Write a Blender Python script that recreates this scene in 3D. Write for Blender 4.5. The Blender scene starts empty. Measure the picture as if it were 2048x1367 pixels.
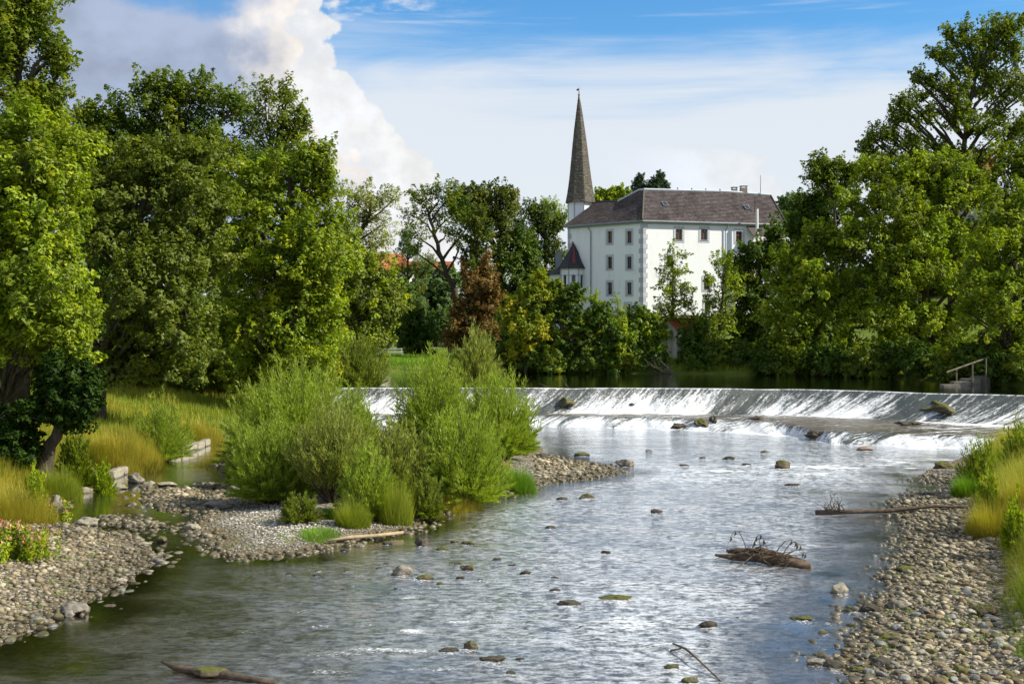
import bpy, math, random
import numpy as np
from mathutils import Vector, Matrix, noise as mnoise
R = math.radians
random.seed(7)
rng = np.random.default_rng(11)
C = bpy.context.scene.collection
scene = bpy.context.scene

# ------------------------------------------------------------------ camera
CAM_H = 6.5
F = 2400.0            # focal length in pixels of a 2048 wide picture
HORIZON = 640.0
cam_data = bpy.data.cameras.new('camera')
cam = bpy.data.objects.new('camera', cam_data)
C.objects.link(cam)
cam.location = (0, 0, CAM_H)
cam.rotation_euler = (R(90), 0, 0)
cam_data.sensor_width = 36
cam_data.lens = 36 * F / 2048
cam_data.shift_y = -(683.5 - HORIZON) / 2048
cam_data.clip_start = 0.5
cam_data.clip_end = 4000
scene.camera = cam
scene.view_settings.view_transform = 'Standard'
scene.view_settings.look = 'None'
scene.view_settings.gamma = 1
scene.view_settings.use_curve_mapping = False
EXPO = 0.62
scene.view_settings.exposure = EXPO
scene.cycles.max_bounces = 8
scene.cycles.transparent_max_bounces = 8
scene.cycles.diffuse_bounces = 3
scene.cycles.glossy_bounces = 3
scene.cycles.sample_clamp_indirect = 6

# ------------------------------------------------------------------ node helper
class S:
    """a socket with arithmetic"""
    nt = None
    def __init__(s, sock): s.s = sock
    @staticmethod
    def m(op, a, b=None, c=None, clamp=False):
        n = S.nt.nodes.new('ShaderNodeMath'); n.operation = op; n.use_clamp = clamp
        for i, v in enumerate((a, b, c)):
            if v is None: continue
            if isinstance(v, S): S.nt.links.new(v.s, n.inputs[i])
            else: n.inputs[i].default_value = v
        return S(n.outputs[0])
    def __add__(s, o): return S.m('ADD', s, o)
    __radd__ = __add__
    def __sub__(s, o): return S.m('SUBTRACT', s, o)
    def __rsub__(s, o): return S.m('SUBTRACT', o, s)
    def __mul__(s, o): return S.m('MULTIPLY', s, o)
    __rmul__ = __mul__
    def __truediv__(s, o): return S.m('DIVIDE', s, o)
def sstep(x, a, b):
    n = S.nt.nodes.new('ShaderNodeMapRange'); n.interpolation_type = 'SMOOTHSTEP'
    S.nt.links.new(x.s, n.inputs['Value'])
    n.inputs['From Min'].default_value = min(a, b); n.inputs['From Max'].default_value = max(a, b)
    n.inputs['To Min'].default_value = 0 if a < b else 1; n.inputs['To Max'].default_value = 1 if a < b else 0
    return S(n.outputs[0])
def comb(x, y, z):
    n = S.nt.nodes.new('ShaderNodeCombineXYZ')
    for i, v in enumerate((x, y, z)):
        if isinstance(v, S): S.nt.links.new(v.s, n.inputs[i])
        else: n.inputs[i].default_value = v
    return S(n.outputs[0])
def sep(v):
    n = S.nt.nodes.new('ShaderNodeSeparateXYZ'); S.nt.links.new(v.s, n.inputs[0])
    return [S(o) for o in n.outputs]
def nz(vec, scale=5, detail=4, rough=.55, dist=0.0, kind='noise', out='Fac'):
    if kind == 'noise':
        n = S.nt.nodes.new('ShaderNodeTexNoise')
        n.inputs['Detail'].default_value = detail; n.inputs['Roughness'].default_value = rough
        n.inputs['Distortion'].default_value = dist
        o = n.outputs[out]
    else:
        n = S.nt.nodes.new('ShaderNodeTexVoronoi'); n.feature = 'F1'
        o = n.outputs['Distance' if out == 'Fac' else out]
    n.inputs['Scale'].default_value = scale
    if vec is not None: S.nt.links.new(vec.s, n.inputs['Vector'])
    return S(o)
def mixc(f, a, b, blend='MIX'):
    n = S.nt.nodes.new('ShaderNodeMix'); n.data_type = 'RGBA'; n.blend_type = blend
    for v, i in ((f, 0), (a, 6), (b, 7)):
        if isinstance(v, S): S.nt.links.new(v.s, n.inputs[i])
        elif i == 0: n.inputs[0].default_value = v
        else: n.inputs[i].default_value = (*v, 1)
    return S(n.outputs[2])
def attr(name, out='Fac'):
    n = S.nt.nodes.new('ShaderNodeAttribute'); n.attribute_name = name
    return S(n.outputs[out])
def pos():
    return S(S.nt.nodes.new('ShaderNodeNewGeometry').outputs['Position'])
def objco():
    return S(S.nt.nodes.new('ShaderNodeTexCoord').outputs['Object'])
def objrand():
    return S(S.nt.nodes.new('ShaderNodeObjectInfo').outputs['Random'])
def scalev(v, x, y, z):
    n = S.nt.nodes.new('ShaderNodeVectorMath'); n.operation = 'MULTIPLY'
    S.nt.links.new(v.s, n.inputs[0]); n.inputs[1].default_value = (x, y, z)
    return S(n.outputs[0])
def ramp(f, stops):
    n = S.nt.nodes.new('ShaderNodeValToRGB'); e = n.color_ramp.elements
    while len(e) < len(stops): e.new(.5)
    for i, (p, c) in enumerate(stops):
        e[i].position = p; e[i].color = (*c, 1)
    S.nt.links.new(f.s, n.inputs[0])
    return S(n.outputs[0])
def bump(h, strength=.5, dist=.05):
    n = S.nt.nodes.new('ShaderNodeBump'); n.inputs['Strength'].default_value = strength
    n.inputs['Distance'].default_value = dist; S.nt.links.new(h.s, n.inputs['Height'])
    return S(n.outputs[0])
def newmat(name):
    m = bpy.data.materials.new(name); m.use_nodes = True; m.node_tree.nodes.clear(); S.nt = m.node_tree
    return m
def shader(kind, **kw):
    n = S.nt.nodes.new(kind)
    for k, v in kw.items():
        k = k.replace('_', ' ')
        i = n.inputs[k]
        if isinstance(v, S): S.nt.links.new(v.s, i)
        elif isinstance(v, tuple): i.default_value = (*v, 1)
        else: i.default_value = v
    return S(n.outputs[0])
def mixs(f, a, b):
    n = S.nt.nodes.new('ShaderNodeMixShader')
    if isinstance(f, S): S.nt.links.new(f.s, n.inputs[0])
    else: n.inputs[0].default_value = f
    S.nt.links.new(a.s, n.inputs[1]); S.nt.links.new(b.s, n.inputs[2])
    return S(n.outputs[0])
def output(sh):
    n = S.nt.nodes.new('ShaderNodeOutputMaterial'); S.nt.links.new(sh.s, n.inputs[0])

# ------------------------------------------------------------------ sky and sun
SUN_AZ, SUN_EL = 100.0, 39.0       # degrees clockwise from the view direction (+Y), elevation
world = bpy.data.worlds.new('World'); scene.world = world; world.use_nodes = True
S.nt = world.node_tree; S.nt.nodes.clear()
sky = S.nt.nodes.new('ShaderNodeTexSky'); sky.sky_type = 'NISHITA'; sky.sun_disc = False
sky.sun_elevation = R(SUN_EL); sky.sun_rotation = R(SUN_AZ)
sky.air_density = 1.0; sky.dust_density = 0.4; sky.ozone_density = 2.5
d = S(S.nt.nodes.new('ShaderNodeTexCoord').outputs['Generated'])
dx, dy, dz = sep(d)
az = S.m('ARCTAN2', dx, dy)
el = S.m('ARCSINE', dz)
ae = comb(az, el, 0)
def curve(x, pts, lo, hi):
    """y(x) through pts"""
    n = S.nt.nodes.new('ShaderNodeFloatCurve'); cm = n.mapping; cu = cm.curves[0]
    xs = (x - lo) / (hi - lo)
    ys = [p[1] for p in pts]; y0, y1 = min(ys) - .01, max(ys) + .01
    P = [((p[0] - lo) / (hi - lo), (p[1] - y0) / (y1 - y0)) for p in pts]
    cu.points[0].location = P[0]; cu.points[1].location = P[-1]
    for p in P[1:-1]: cu.points.new(*p)
    for p in cu.points: p.handle_type = 'AUTO_CLAMPED'
    cm.update()
    S.nt.links.new(xs.s, n.inputs['Value'])
    return S(n.outputs[0]) * (y1 - y0) + y0
def AZ(px): return math.atan((px - 1024) / F)
def EL(py): return math.atan((HORIZON - py) / F)
def WC(r, g, b):
    k = 1 / (0.10 * 2 ** EXPO)
    return (r * k, g * k, b * k)
# clear sky: nishita, deepened towards the zenith
base = mixc(1.0, S(sky.outputs[0]), ramp(sstep(el, 0.0, 0.5), [(0, (1.1, 1.08, 1.02)), (.35, (.50, .90, 1.12)), (1, (.34, .78, 1.12))]), 'MULTIPLY')
# thin high veil, thick near the horizon, streaked level
vn = nz(comb(az * 2.2, el * 14.0, 3.1), 1.6, 6, .6, .6)
vn2 = nz(comb(az * 1.1, el * 26.0, 9.7), 2.3, 5, .6, .4)
veil = sstep(el - (vn - .5) * .10 - (vn2 - .5) * .05 + sstep(az, .0, -.35) * -.035, 0.245, 0.165)
wisp = nz(comb(az * 1.6, el * 5.0, 6.6), 3.2, 6, .62, .8)
veil2 = S.m('MAXIMUM', sstep(vn2 * .6 + vn * .4, .52, .66) * sstep(el, .95, .3) * .55, sstep(wisp, .50, .66) * sstep(az, .02, -.10) * .8)
veil = S.m('MAXIMUM', veil, veil2)
skyc = mixc(veil * .93, base, WC(.80, .845, .905))
# cumulus: lit from the right, grey body to the left
def cumulus(skyc, pts, lo, hi, nscale, namp, seed, bright, grey, width, strength, fadeL, bot, low=None, hole=None):
    edge = curve(el, pts, lo, hi)
    q = comb(az, el, seed)
    wob = (nz(q, nscale, 6, .6) - .5) * namp + (nz(q, nscale * 3.2, 5, .6, kind='v') - .35) * (-namp * .35)
    dd = edge - az + wob
    m = sstep(dd, 0.0, .006)
    inner = nz(comb(az, el, seed + 5), nscale * .55, 5, .55)
    fine_ = nz(comb(az, el, seed + 9), nscale * 2.2, 5, .6)
    body = sstep(dd + (inner - .5) * width * 3.4 + (fine_ - .5) * width * 1.5, width * .1, width * 1.9)
    billow = nz(comb(az, el, seed + 2), nscale * 1.7, 5, .6)
    bcol = mixc(sstep(billow, .35, .7), tuple(c * .84 for c in bright), bright)
    gcol = mixc(sstep(nz(comb(az, el * 1.5, seed + 7), 7, 5, .6), .38, .66), grey, tuple(c * 1.55 for c in grey))
    if low: gcol = mixc(sstep(el + (inner - .5) * .1, EL(150), EL(330)), gcol, low)
    col = mixc(body, bcol, gcol)
    if hole:
        hq = ((az - hole[0]) * (az - hole[0])) * hole[2] + (el - hole[1]) * (el - hole[1]) * hole[3] + (nz(comb(az, el * 1.6, 2.2), 13, 6, .62) - .5) * 3.2
        col = mixc(sstep(hq, 1.5, .3) * .92, col, mixc(.35, base, WC(.10, .30, .60)))
    m = m * sstep(az, fadeL - .12, fadeL + .10) * sstep(el - (inner - .5) * .1, bot - .03, bot + .05)
    if isinstance(strength, float): m = m * strength
    return mixc(m, skyc, col), m
skyc, _ = cumulus(skyc, [(-.01, AZ(950)), (EL(520), AZ(930)), (EL(420), AZ(905)), (EL(335), AZ(880)), (EL(275), AZ(812)), (EL(225), AZ(785)), (EL(205), AZ(735)), (.3, AZ(640))], -.01, .3, 20, .055, 4.0,
                  WC(.99, .985, .98), WC(.72, .77, .86), .09, .9, -.6, .0)
skyc, _ = cumulus(skyc, [(-.01, AZ(800)), (EL(420), AZ(775)), (EL(330), AZ(730)), (EL(260), AZ(650)), (EL(200), AZ(585)), (EL(150), AZ(612)), (EL(110), AZ(615)), (EL(60), AZ(592)), (EL(0), AZ(600)), (.33, AZ(560)), (.42, AZ(300))], -.01, .42, 19, .06, 1.3,
                  WC(1.04, .98, .93), WC(.285, .34, .46), .036, .97, -.62, .02, WC(.50, .60, .80), (AZ(360), EL(4), 1 / .050 ** 2, 1 / .020 ** 2))
# small cumulus heads low on the right
skyc, _ = cumulus(skyc, [(-.01, AZ(1600)), (EL(400), AZ(1590)), (EL(360), AZ(1560)), (EL(315), AZ(1520)), (EL(290), AZ(1300)), (.2, AZ(600))], -.01, .2, 28, .05, 8.2,
                  WC(.96, .96, .97), WC(.78, .81, .88), .05, .6, .16, .0)
# cloud over the unseen sky, thickened to whiten water reflections, dulled to cut ambient
gn = nz(d, 2.1, 7, .58)
away = S.m('MAXIMUM', sstep(el, .28, .42), sstep(S.m('ABSOLUTE', az), .5, .9))
gm = sstep(gn, .40, .54) * away
skyc = mixc(gm * .75, skyc, mixc(sstep(gn, .50, .68), WC(.72, .74, .78), WC(.38, .43, .52)))
bg = shader('ShaderNodeBackground', Color=skyc, Strength=0.10)
wo = S.nt.nodes.new('ShaderNodeOutputWorld'); S.nt.links.new(bg.s, wo.inputs[0])
world.cycles.sampling_method = 'MANUAL'; world.cycles.sample_map_resolution = 1024

sd = bpy.data.lights.new('sun', 'SUN'); sd.energy = 5.0; sd.angle = R(0.6); sd.color = (1, .925, .775)
sun = bpy.data.objects.new('sun', sd); C.objects.link(sun)
a_, e_ = R(SUN_AZ), R(SUN_EL)
SUNV = Vector((math.sin(a_) * math.cos(e_), math.cos(a_) * math.cos(e_), math.sin(e_)))
sun.rotation_euler = SUNV.to_track_quat('Z', 'Y').to_euler()
sun.location = (40, 0, 60)

# ------------------------------------------------------------------ object helpers
def tag(o, label=None, cat=None, group=None, kind=None):
    if label: o['label'] = label
    if cat: o['category'] = cat
    if group: o['group'] = group
    if kind: o['kind'] = kind
    return o
def empty(name, loc, label, cat, group=None, rz=0):
    o = bpy.data.objects.new(name, None); C.objects.link(o)
    o.location = loc; o.rotation_euler = (0, 0, rz); o.empty_display_size = .3
    return tag(o, label, cat, group)
def mesh_np(name, V, Fc, mat, parent=None, smooth=False, attrs=None, loops=None):
    """V (n,3); Fc (m,k) uniform faces or a list of faces"""
    me = bpy.data.meshes.new(name)
    V = np.asarray(V, dtype=np.float32)
    if isinstance(Fc, np.ndarray):
        m, k = Fc.shape
        me.vertices.add(len(V)); me.vertices.foreach_set('co', V.ravel())
        me.loops.add(m * k); me.loops.foreach_set('vertex_index', Fc.astype(np.int32).ravel())
        me.polygons.add(m)
        me.polygons.foreach_set('loop_start', np.arange(0, m * k, k, dtype=np.int32))
        me.update(calc_edges=True)
    else:
        me.from_pydata([tuple(v) for v in V.tolist()], [], Fc); me.update()
    me.polygons.foreach_set('use_smooth', np.full(len(me.polygons), bool(smooth)))
    for k, a in (attrs or {}).items():
        at = me.attributes.new(k, 'FLOAT', 'POINT'); at.data.foreach_set('value', np.asarray(a, dtype=np.float32))
    if mat is not None: me.materials.append(mat)
    o = bpy.data.objects.new(name, me); C.objects.link(o)
    if parent is not None: o.parent = parent
    return o
class MB:
    """collects pieces into one mesh, world coordinates or local"""
    def __init__(s): s.v = []; s.f = []; s.a = []
    def add(s, v, f, val=0.5):
        n = len(s.v); s.v += [tuple(p) for p in v]; s.f += [tuple(i + n for i in q) for q in f]; s.a += [val] * len(v)
    def box(s, x0, x1, y0, y1, z0, z1, M=None, val=.5):
        v = [Vector((x, y, z)) for z in (z0, z1) for y in (y0, y1) for x in (x0, x1)]
        if M is not None: v = [M @ p for p in v]
        s.add(v, [(0, 2, 3, 1), (4, 5, 7, 6), (0, 1, 5, 4), (2, 6, 7, 3), (0, 4, 6, 2), (1, 3, 7, 5)], val)
    def tube(s, pts, rad, n=6, cap=True, val=.5):
        pts = [Vector(p) for p in pts]; rings = []
        up = Vector((0.13, .21, .97))
        for i, p in enumerate(pts):
            t = (pts[min(i + 1, len(pts) - 1)] - pts[max(i - 1, 0)])
            if t.length < 1e-6: t = Vector((0, 0, 1))
            t.normalize()
            a = t.cross(up)
            if a.length < .05: a = t.cross(Vector((1, 0, 0)))
            a.normalize(); b = t.cross(a)
            r = rad[i] if hasattr(rad, '__len__') else rad
            rings.append([p + (a * math.cos(2 * math.pi * k / n) + b * math.sin(2 * math.pi * k / n)) * r for k in range(n)])
        v = [q for r_ in rings for q in r_]
        f = [(i * n + k, i * n + (k + 1) % n, (i + 1) * n + (k + 1) % n, (i + 1) * n + k) for i in range(len(pts) - 1) for k in range(n)]
        if cap: f += [tuple(range(n))[::-1], tuple((len(pts) - 1) * n + k for k in range(n))]
        s.add(v, f, val)
    def build(s, name, mat, parent=None, smooth=False):
        return mesh_np(name, s.v, s.f, mat, parent, smooth, {'v': s.a})
def P(px, py, Y):
    """point seen at photograph pixel (px, py) that stands Y metres away"""
    return Vector(((px - 1024) / F * Y, Y, CAM_H - (py - HORIZON) / F * Y))
def G(px, py, z=0.0):
    Y = (CAM_H - z) * F / (py - HORIZON)
    return ((px - 1024) / F * Y, Y)

# ------------------------------------------------------------------ numpy noise
_perm = rng.random((256, 256)).astype(np.float32)
def vnoise(x, y):
    xi = np.floor(x).astype(int); yi = np.floor(y).astype(int)
    fx = x - xi; fy = y - yi
    fx = fx * fx * (3 - 2 * fx); fy = fy * fy * (3 - 2 * fy)
    a = _perm[xi & 255, yi & 255]; b = _perm[(xi + 1) & 255, yi & 255]
    c = _perm[xi & 255, (yi + 1) & 255]; d_ = _perm[(xi + 1) & 255, (yi + 1) & 255]
    return (a * (1 - fx) + b * fx) * (1 - fy) + (c * (1 - fx) + d_ * fx) * fy
def fbm(x, y, o=4):
    r = 0; a = .5; s = 0
    for i in range(o):
        r = r + a * vnoise(x + 17.3 * i, y - 9.1 * i); s += a; a *= .5; x = x * 2.03; y = y * 2.03
    return r / s - .5
def sdist(x, y, poly):
    """signed distance, positive inside"""
    x = np.asarray(x, dtype=np.float64); y = np.asarray(y, dtype=np.float64)
    dmin = np.full(x.shape, 1e9); ins = np.zeros(x.shape, bool)
    n = len(poly)
    for i in range(n):
        ax, ay = poly[i]; bx, by = poly[(i + 1) % n]
        ex, ey = bx - ax, by - ay
        t = np.clip(((x - ax) * ex + (y - ay) * ey) / (ex * ex + ey * ey + 1e-12), 0, 1)
        dmin = np.minimum(dmin, np.hypot(x - ax - t * ex, y - ay - t * ey))
        if ay != by:
            c = ((ay > y) != (by > y)) & (x < (bx - ax) * (y - ay) / (by - ay) + ax)
            ins ^= c
    return np.where(ins, dmin, -dmin)

# ------------------------------------------------------------------ materials
def leaf_mat(name, c1, c2, c3, trans=.46, gloss=.02):
    m = newmat(name)
    v = attr('v')
    c = ramp(v, [(.0, c1), (.5, c2), (1, c3)])
    dif = shader('ShaderNodeBsdfDiffuse', Color=c)
    tr = shader('ShaderNodeBsdfTranslucent', Color=mixc(1.0, c, (1.25, 1.3, .55), 'MULTIPLY'))
    gl = shader('ShaderNodeBsdfGlossy', Color=(.8, .85, .8), Roughness=.55)
    output(mixs(gloss, mixs(trans, dif, tr), gl))
    return m
def simple_mat(name, c1, c2, scale=6, rough=.85, bs=.4, bd=.03, stretch=(1, 1, 1), spec=.3, world=False):
    m = newmat(name)
    v = scalev(pos() if world else objco(), *stretch)
    n = nz(v, scale, 6, .6)
    c = ramp(n, [(.3, c1), (.7, c2)])
    output(shader('ShaderNodeBsdfPrincipled', Base_Color=c, Roughness=rough, Specular_IOR_Level=spec, Normal=bump(nz(v, scale * 3, 6, .65), bs, bd)))
    return m
M = {}
M['bark'] = simple_mat('bark', (.028, .021, .014), (.10, .08, .055), 5, .95, .7, .05, (1, 1, .25))
M['pale_bark'] = simple_mat('pale_bark', (.07, .06, .045), (.20, .17, .12), 4, .95, .6, .04, (1, 1, .3))
M['ash'] = leaf_mat('ash_leaf', (0.077, 0.124, 0.007), (0.141, 0.200, 0.008), (0.300, 0.307, 0.011))
M['maple'] = leaf_mat('maple_leaf', (0.062, 0.098, 0.009), (0.129, 0.171, 0.013), (0.245, 0.266, 0.028))
M['bright'] = leaf_mat('bright_leaf', (0.106, 0.179, 0.008), (0.233, 0.322, 0.011), (0.469, 0.481, 0.016), .42)
M['yellowgreen'] = leaf_mat('yellowgreen_leaf', (0.093, 0.148, 0.009), (0.186, 0.248, 0.014), (0.305, 0.343, 0.024), .42)
M['deep'] = leaf_mat('deep_leaf', (0.032, 0.068, 0.005), (0.060, 0.109, 0.006), (0.123, 0.180, 0.009), .3)
M['olive'] = leaf_mat('olive_leaf', (0.084, 0.122, 0.015), (0.161, 0.202, 0.023), (0.259, 0.288, 0.038))
M['rust'] = leaf_mat('rust_leaf', (0.105, 0.065, 0.017), (0.187, 0.104, 0.025), (0.224, 0.167, 0.028), .3)
M['autumn'] = leaf_mat('autumn_leaf', (.040, .085, .010), (.105, .145, .012), (.21, .185, .016))
M['gold'] = leaf_mat('gold_leaf', (0.180, 0.213, 0.009), (0.335, 0.338, 0.014), (0.489, 0.425, 0.024), .42)
M['pale'] = leaf_mat('hazed_leaf', (.075, .135, .045), (.12, .19, .060), (.17, .25, .08))  # leaf colour paled so that it carries the distance haze
M['spruce'] = leaf_mat('spruce_needles', (0.024, 0.048, 0.017), (0.039, 0.070, 0.023), (0.060, 0.096, 0.031), .15)
M['willow'] = leaf_mat('willow_leaf', (.145, .215, .018), (.255, .335, .032), (.38, .45, .075), .46, .02)
M['willow_grey'] = leaf_mat('grey_willow_leaf', (0.131, 0.167, 0.025), (0.236, 0.273, 0.043), (0.386, 0.389, 0.092), .4, .03)
M['grass'] = leaf_mat('grass_blade', (0.119, 0.179, 0.012), (0.238, 0.294, 0.020), (0.389, 0.389, 0.050), .4, .02)
M['dry_grass'] = leaf_mat('dry_grass_blade', (0.190, 0.230, 0.016), (0.391, 0.356, 0.038), (0.592, 0.437, 0.098), .4, .02)
M['fresh_grass'] = leaf_mat('fresh_grass_blade', (.08, .18, .010), (.15, .29, .015), (.25, .38, .03), .4, .02)
M['ivy'] = leaf_mat('ivy_leaf', (0.012, 0.027, 0.003), (0.022, 0.050, 0.004), (0.044, 0.081, 0.005), .25, .01)
M['pink'] = leaf_mat('pink_petal', (0.607, 0.160, 0.246), (0.717, 0.250, 0.303), (0.827, 0.420, 0.376), .3, .02)
M['wood'] = simple_mat('wet_driftwood', (.035, .024, .016), (.14, .10, .065), 6, .8, .7, .03, (1, 1, 1))
M['pale_wood'] = simple_mat('bleached_wood', (.24, .18, .10), (.42, .33, .20), 5, .8, .4, .02)

# ------------------------------------------------------------------ waters and banks (plan, metres)
crestX = np.array([-30, -8.6, .7, 9, 17.2, 21.2, 30, 36, 50]); crestY = np.array([78.2, 78.2, 78.2, 78.0, 77.1, 75.4, 70.4, 66, 60])
midX = np.array([-30, 1.8, 8.75, 15.5, 19.5, 23.4, 26, 30, 36, 50]); midY = np.array([76.1, 76.1, 76.1, 75.3, 73.2, 71, 68.9, 65.5, 61, 55])
brX = np.array([-30, 1.8, 8.5, 13.8, 15.7, 17, 20.6, 23.2, 30, 50]); brY = np.array([75.3, 75.3, 73.6, 72, 68.8, 64.4, 63.2, 62.1, 58.2, 50])
ftX = np.array([-30, 1.7, 8.2, 13, 15.6, 16.8, 20.1, 22.7, 30, 50]); ftY = np.array([73.7, 73.7, 71.9, 69.3, 67, 63.2, 61.5, 60.7, 56.8, 48])
def crest_y(x): return np.interp(x, crestX, crestY)
left_shore = [(-30, 5), (-30, 14), (-20, 19), (-14, 22)] + [G(*p) for p in [(0, 1285), (60, 1258), (110, 1238), (175, 1226), (185, 1200), (240, 1168), (265, 1150), (330, 1120), (290, 1090), (265, 1072), (200, 1065), (140, 1050), (118, 1015), (130, 985), (180, 960), (240, 942), (300, 924), (345, 914), (380, 905), (440, 882), (500, 868)]]
left_shore = left_shore[1:] + [(-13.5, 72), (-12.6, 76), (-12.6, 78.3)]
crest_line = [(x, float(crest_y(x))) for x in (-8, 0, 6, 12, 17, 21, 26, 30, 34)]
right_shore = [(38, 64), (34, 57.5), (29, 57), (24.5, 59.5)] + [G(*p) for p in [(1925, 905), (1895, 930), (1835, 944), (1842, 957), (1900, 972), (1835, 986), (1785, 1008), (1798, 1060), (1800, 1110), (1768, 1170), (1730, 1220), (1722, 1262), (1655, 1310), (1690, 1367), (1680, 1400)]] + [(5.2, 17), (4.8, 12), (4.6, 5)]
LW = left_shore + crest_line + right_shore
LW = [(-30, 5)] + LW
POOL = [(-12.6, 78.2)] + crest_line + [(38, 64), (37, 74), (33, 83), (29, 91), (23, 97), (12, 99), (2, 100), (-4, 101), (-12, 103), (-22, 108), (-28, 104), (-20, 94), (-14, 86)]
ISL = [G(*p) for p in [(430, 1106), (480, 1116), (540, 1112), (640, 1100), (740, 1078), (830, 1062), (870, 1035), (905, 1012), (960, 998), (1030, 985), (1075, 968), (1150, 958), (1240, 945), (1200, 930), (1130, 918), (1085, 905), (1072, 880), (1060, 866), (900, 862), (700, 866), (560, 876), (470, 892), (452, 925), (470, 955), (440, 985), (425, 1030), (372, 1052), (425, 1080)]]
BAR = [G(*p) for p in [(235, 990), (270, 968), (330, 972), (470, 958), (490, 1000), (440, 1035), (330, 1030), (245, 1012)]]
BAR2 = [G(*p) for p in [(150, 1040), (230, 1020), (330, 1045), (390, 1050), (380, 1062), (270, 1058)]]
def terrain(x, y):
    x = np.asarray(x, float); y = np.asarray(y, float)
    dl = -sdist(x, y, LW); dp = -sdist(x, y, POOL)
    di = np.maximum(np.maximum(sdist(x, y, ISL), sdist(x, y, BAR) - .75), sdist(x, y, BAR2) - .5)
    n1 = fbm(x * .35, y * .35, 4); n2 = fbm(x * 1.3 + 50, y * 1.3, 4)
    gw = np.where(x < 0, np.interp(y, [30, 38, 44, 60], [3.9, 3.6, .5, .3]), np.interp(y, [20, 45, 52, 60], [3.0, 2.4, 1.6, .8]))
    flat = np.minimum(dl, gw) * .075
    z = flat + np.clip(dl - gw, 0, 1.6) * .55 + np.clip(dl - gw - 1.6, 0, 8) * .13
    z = np.minimum(z, 2.3)
    # river bed and island
    bed = -np.clip(-dl * np.where(x > 2, .085, .13), 0, .38) - .02
    isl = np.where(di > 0, np.minimum(di * .09, .42), -np.clip(-di * .13, 0, 2))
    low = np.maximum(bed, isl)
    zi = np.where(dl < 0, low, z) + n1 * .10 * np.clip(1 + dl * .3, .6, 2) + n2 * .09
    # land round the upper pool
    up = 2.1 + np.clip(dp * .45, -1.3, .75)
    wedge = np.clip((y - crest_y(x) + .0) / 1.5, 0, 1)
    z = np.where((dl < 0) | (wedge <= 0), zi, 0)
    land_up = np.where(dp > 0, np.maximum(2.25 + np.minimum(dp * .3, .55) + n1 * .3, 0), up)
    z = np.where(dl >= 0, zi * (1 - wedge) + land_up * wedge, z)
    # castle knoll and wooded slope on the far right bank
    k = np.clip((y - 100) / 40, 0, 1) * np.clip((x - 0) / 12, 0, 1)
    z = z + k * k * (3 - 2 * k) * 4.2
    k2 = np.clip((y - 92) / 60, 0, 1) * np.clip((x - 28) / 30, 0, 1)
    z = z + k2 * 9 * np.clip((x - 20) / 60, 0, 1)
    # far country rising gently
    z = z + np.clip((y - 170) / 300, 0, 1) * 9 + np.clip((y - 400) / 1500, 0, 1) * 18
    z = z + np.clip((-x - 30) / 60, 0, 1) * np.clip((y - 60) / 60, 0, 1) * 3
    return z, dl, di, dp, gw
def grid(xs, ys, fn):
    X, Y = np.meshgrid(xs, ys); Z = fn(X, Y)
    nx, ny = len(xs), len(ys)
    V = np.stack([X.ravel(), Y.ravel(), Z.ravel()], 1)
    i = np.arange(nx * ny).reshape(ny, nx)
    Fq = np.stack([i[:-1, :-1].ravel(), i[:-1, 1:].ravel(), i[1:, 1:].ravel(), i[1:, :-1].ravel()], 1)
    return V, Fq
def th(x, y): return float(terrain(np.array([x]), np.array([y]))[0][0])
# one sheet: fine near, coarse to the horizon
xs = np.concatenate([[-2500, -1400, -800, -450, -250, -160, -110, -80, -62, -50, -42, -36, -32], np.arange(-29, 36, .26), [37, 39, 42, 46, 52, 60, 72, 90, 120, 170, 260, 450, 800, 1400, 2500]])
ys = np.concatenate([[-40, -10, 2, 9, 14, 17], np.arange(18.5, 60, .24), np.arange(60, 84, .4), np.arange(84, 112, 1.0), np.arange(112, 180, 4), [190, 205, 225, 250, 290, 340, 420, 520, 700, 1000, 1500, 2300, 3500]])
Z_, dl_, di_, dp_, gw_ = terrain(*np.meshgrid(xs, ys))
V, Fq = grid(xs, ys, lambda a, b: Z_)
gr = np.clip((dl_ - gw_) / .5, 0, 1)
gr = np.where(dl_ < 0, 0, gr)
gr = np.where((np.meshgrid(xs, ys)[1] > crest_y(np.meshgrid(xs, ys)[0]) + 1.5) & (dp_ > .5), 1, gr)
m = newmat('ground'); p = pos(); g = attr('grass')
px_, py_, pz_ = sep(p)
vor = nz(p, 9, kind='v', out='Color'); vx, _, _ = sep(vor)
vd = nz(p, 9, kind='v')
nn = nz(p, 1.3, 6, .6)
pebble = ramp(vx * .7 + nn * .3, [(.1, (.10, .085, .06)), (.4, (.26, .23, .17)), (.75, (.40, .37, .30)), (1, (.55, .52, .45))])
pebble = mixc(sstep(vd, .25, .7) * .8, pebble, (.06, .05, .035))
wetf = sstep(pz_ + (nn - .5) * .16, .16, .0)
pebble = mixc(wetf * .8, pebble, mixc(.8, pebble, (.11, .082, .035)))
algae = nz(p, .8, 5, .6)
pebble = mixc(sstep(algae, .5, .7) * wetf * .7, pebble, (.10, .085, .018))
grs = ramp(nz(p, .6, 7, .7), [(.3, (.05, .09, .012)), (.55, (.11, .15, .02)), (.75, (.19, .17, .04))])
c = mixc(sstep(g + (nn - .5) * .5, .35, .6), pebble, grs)
output(shader('ShaderNodeBsdfPrincipled', Base_Color=c, Roughness=.9, Specular_IOR_Level=.15, Normal=bump(vd + nz(p, 14, 5, .6) * .5, .9, .05)))
M['ground'] = m
tag(mesh_np('ground', V, Fq, m, smooth=True, attrs={'grass': gr.ravel()}), kind='structure')

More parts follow.
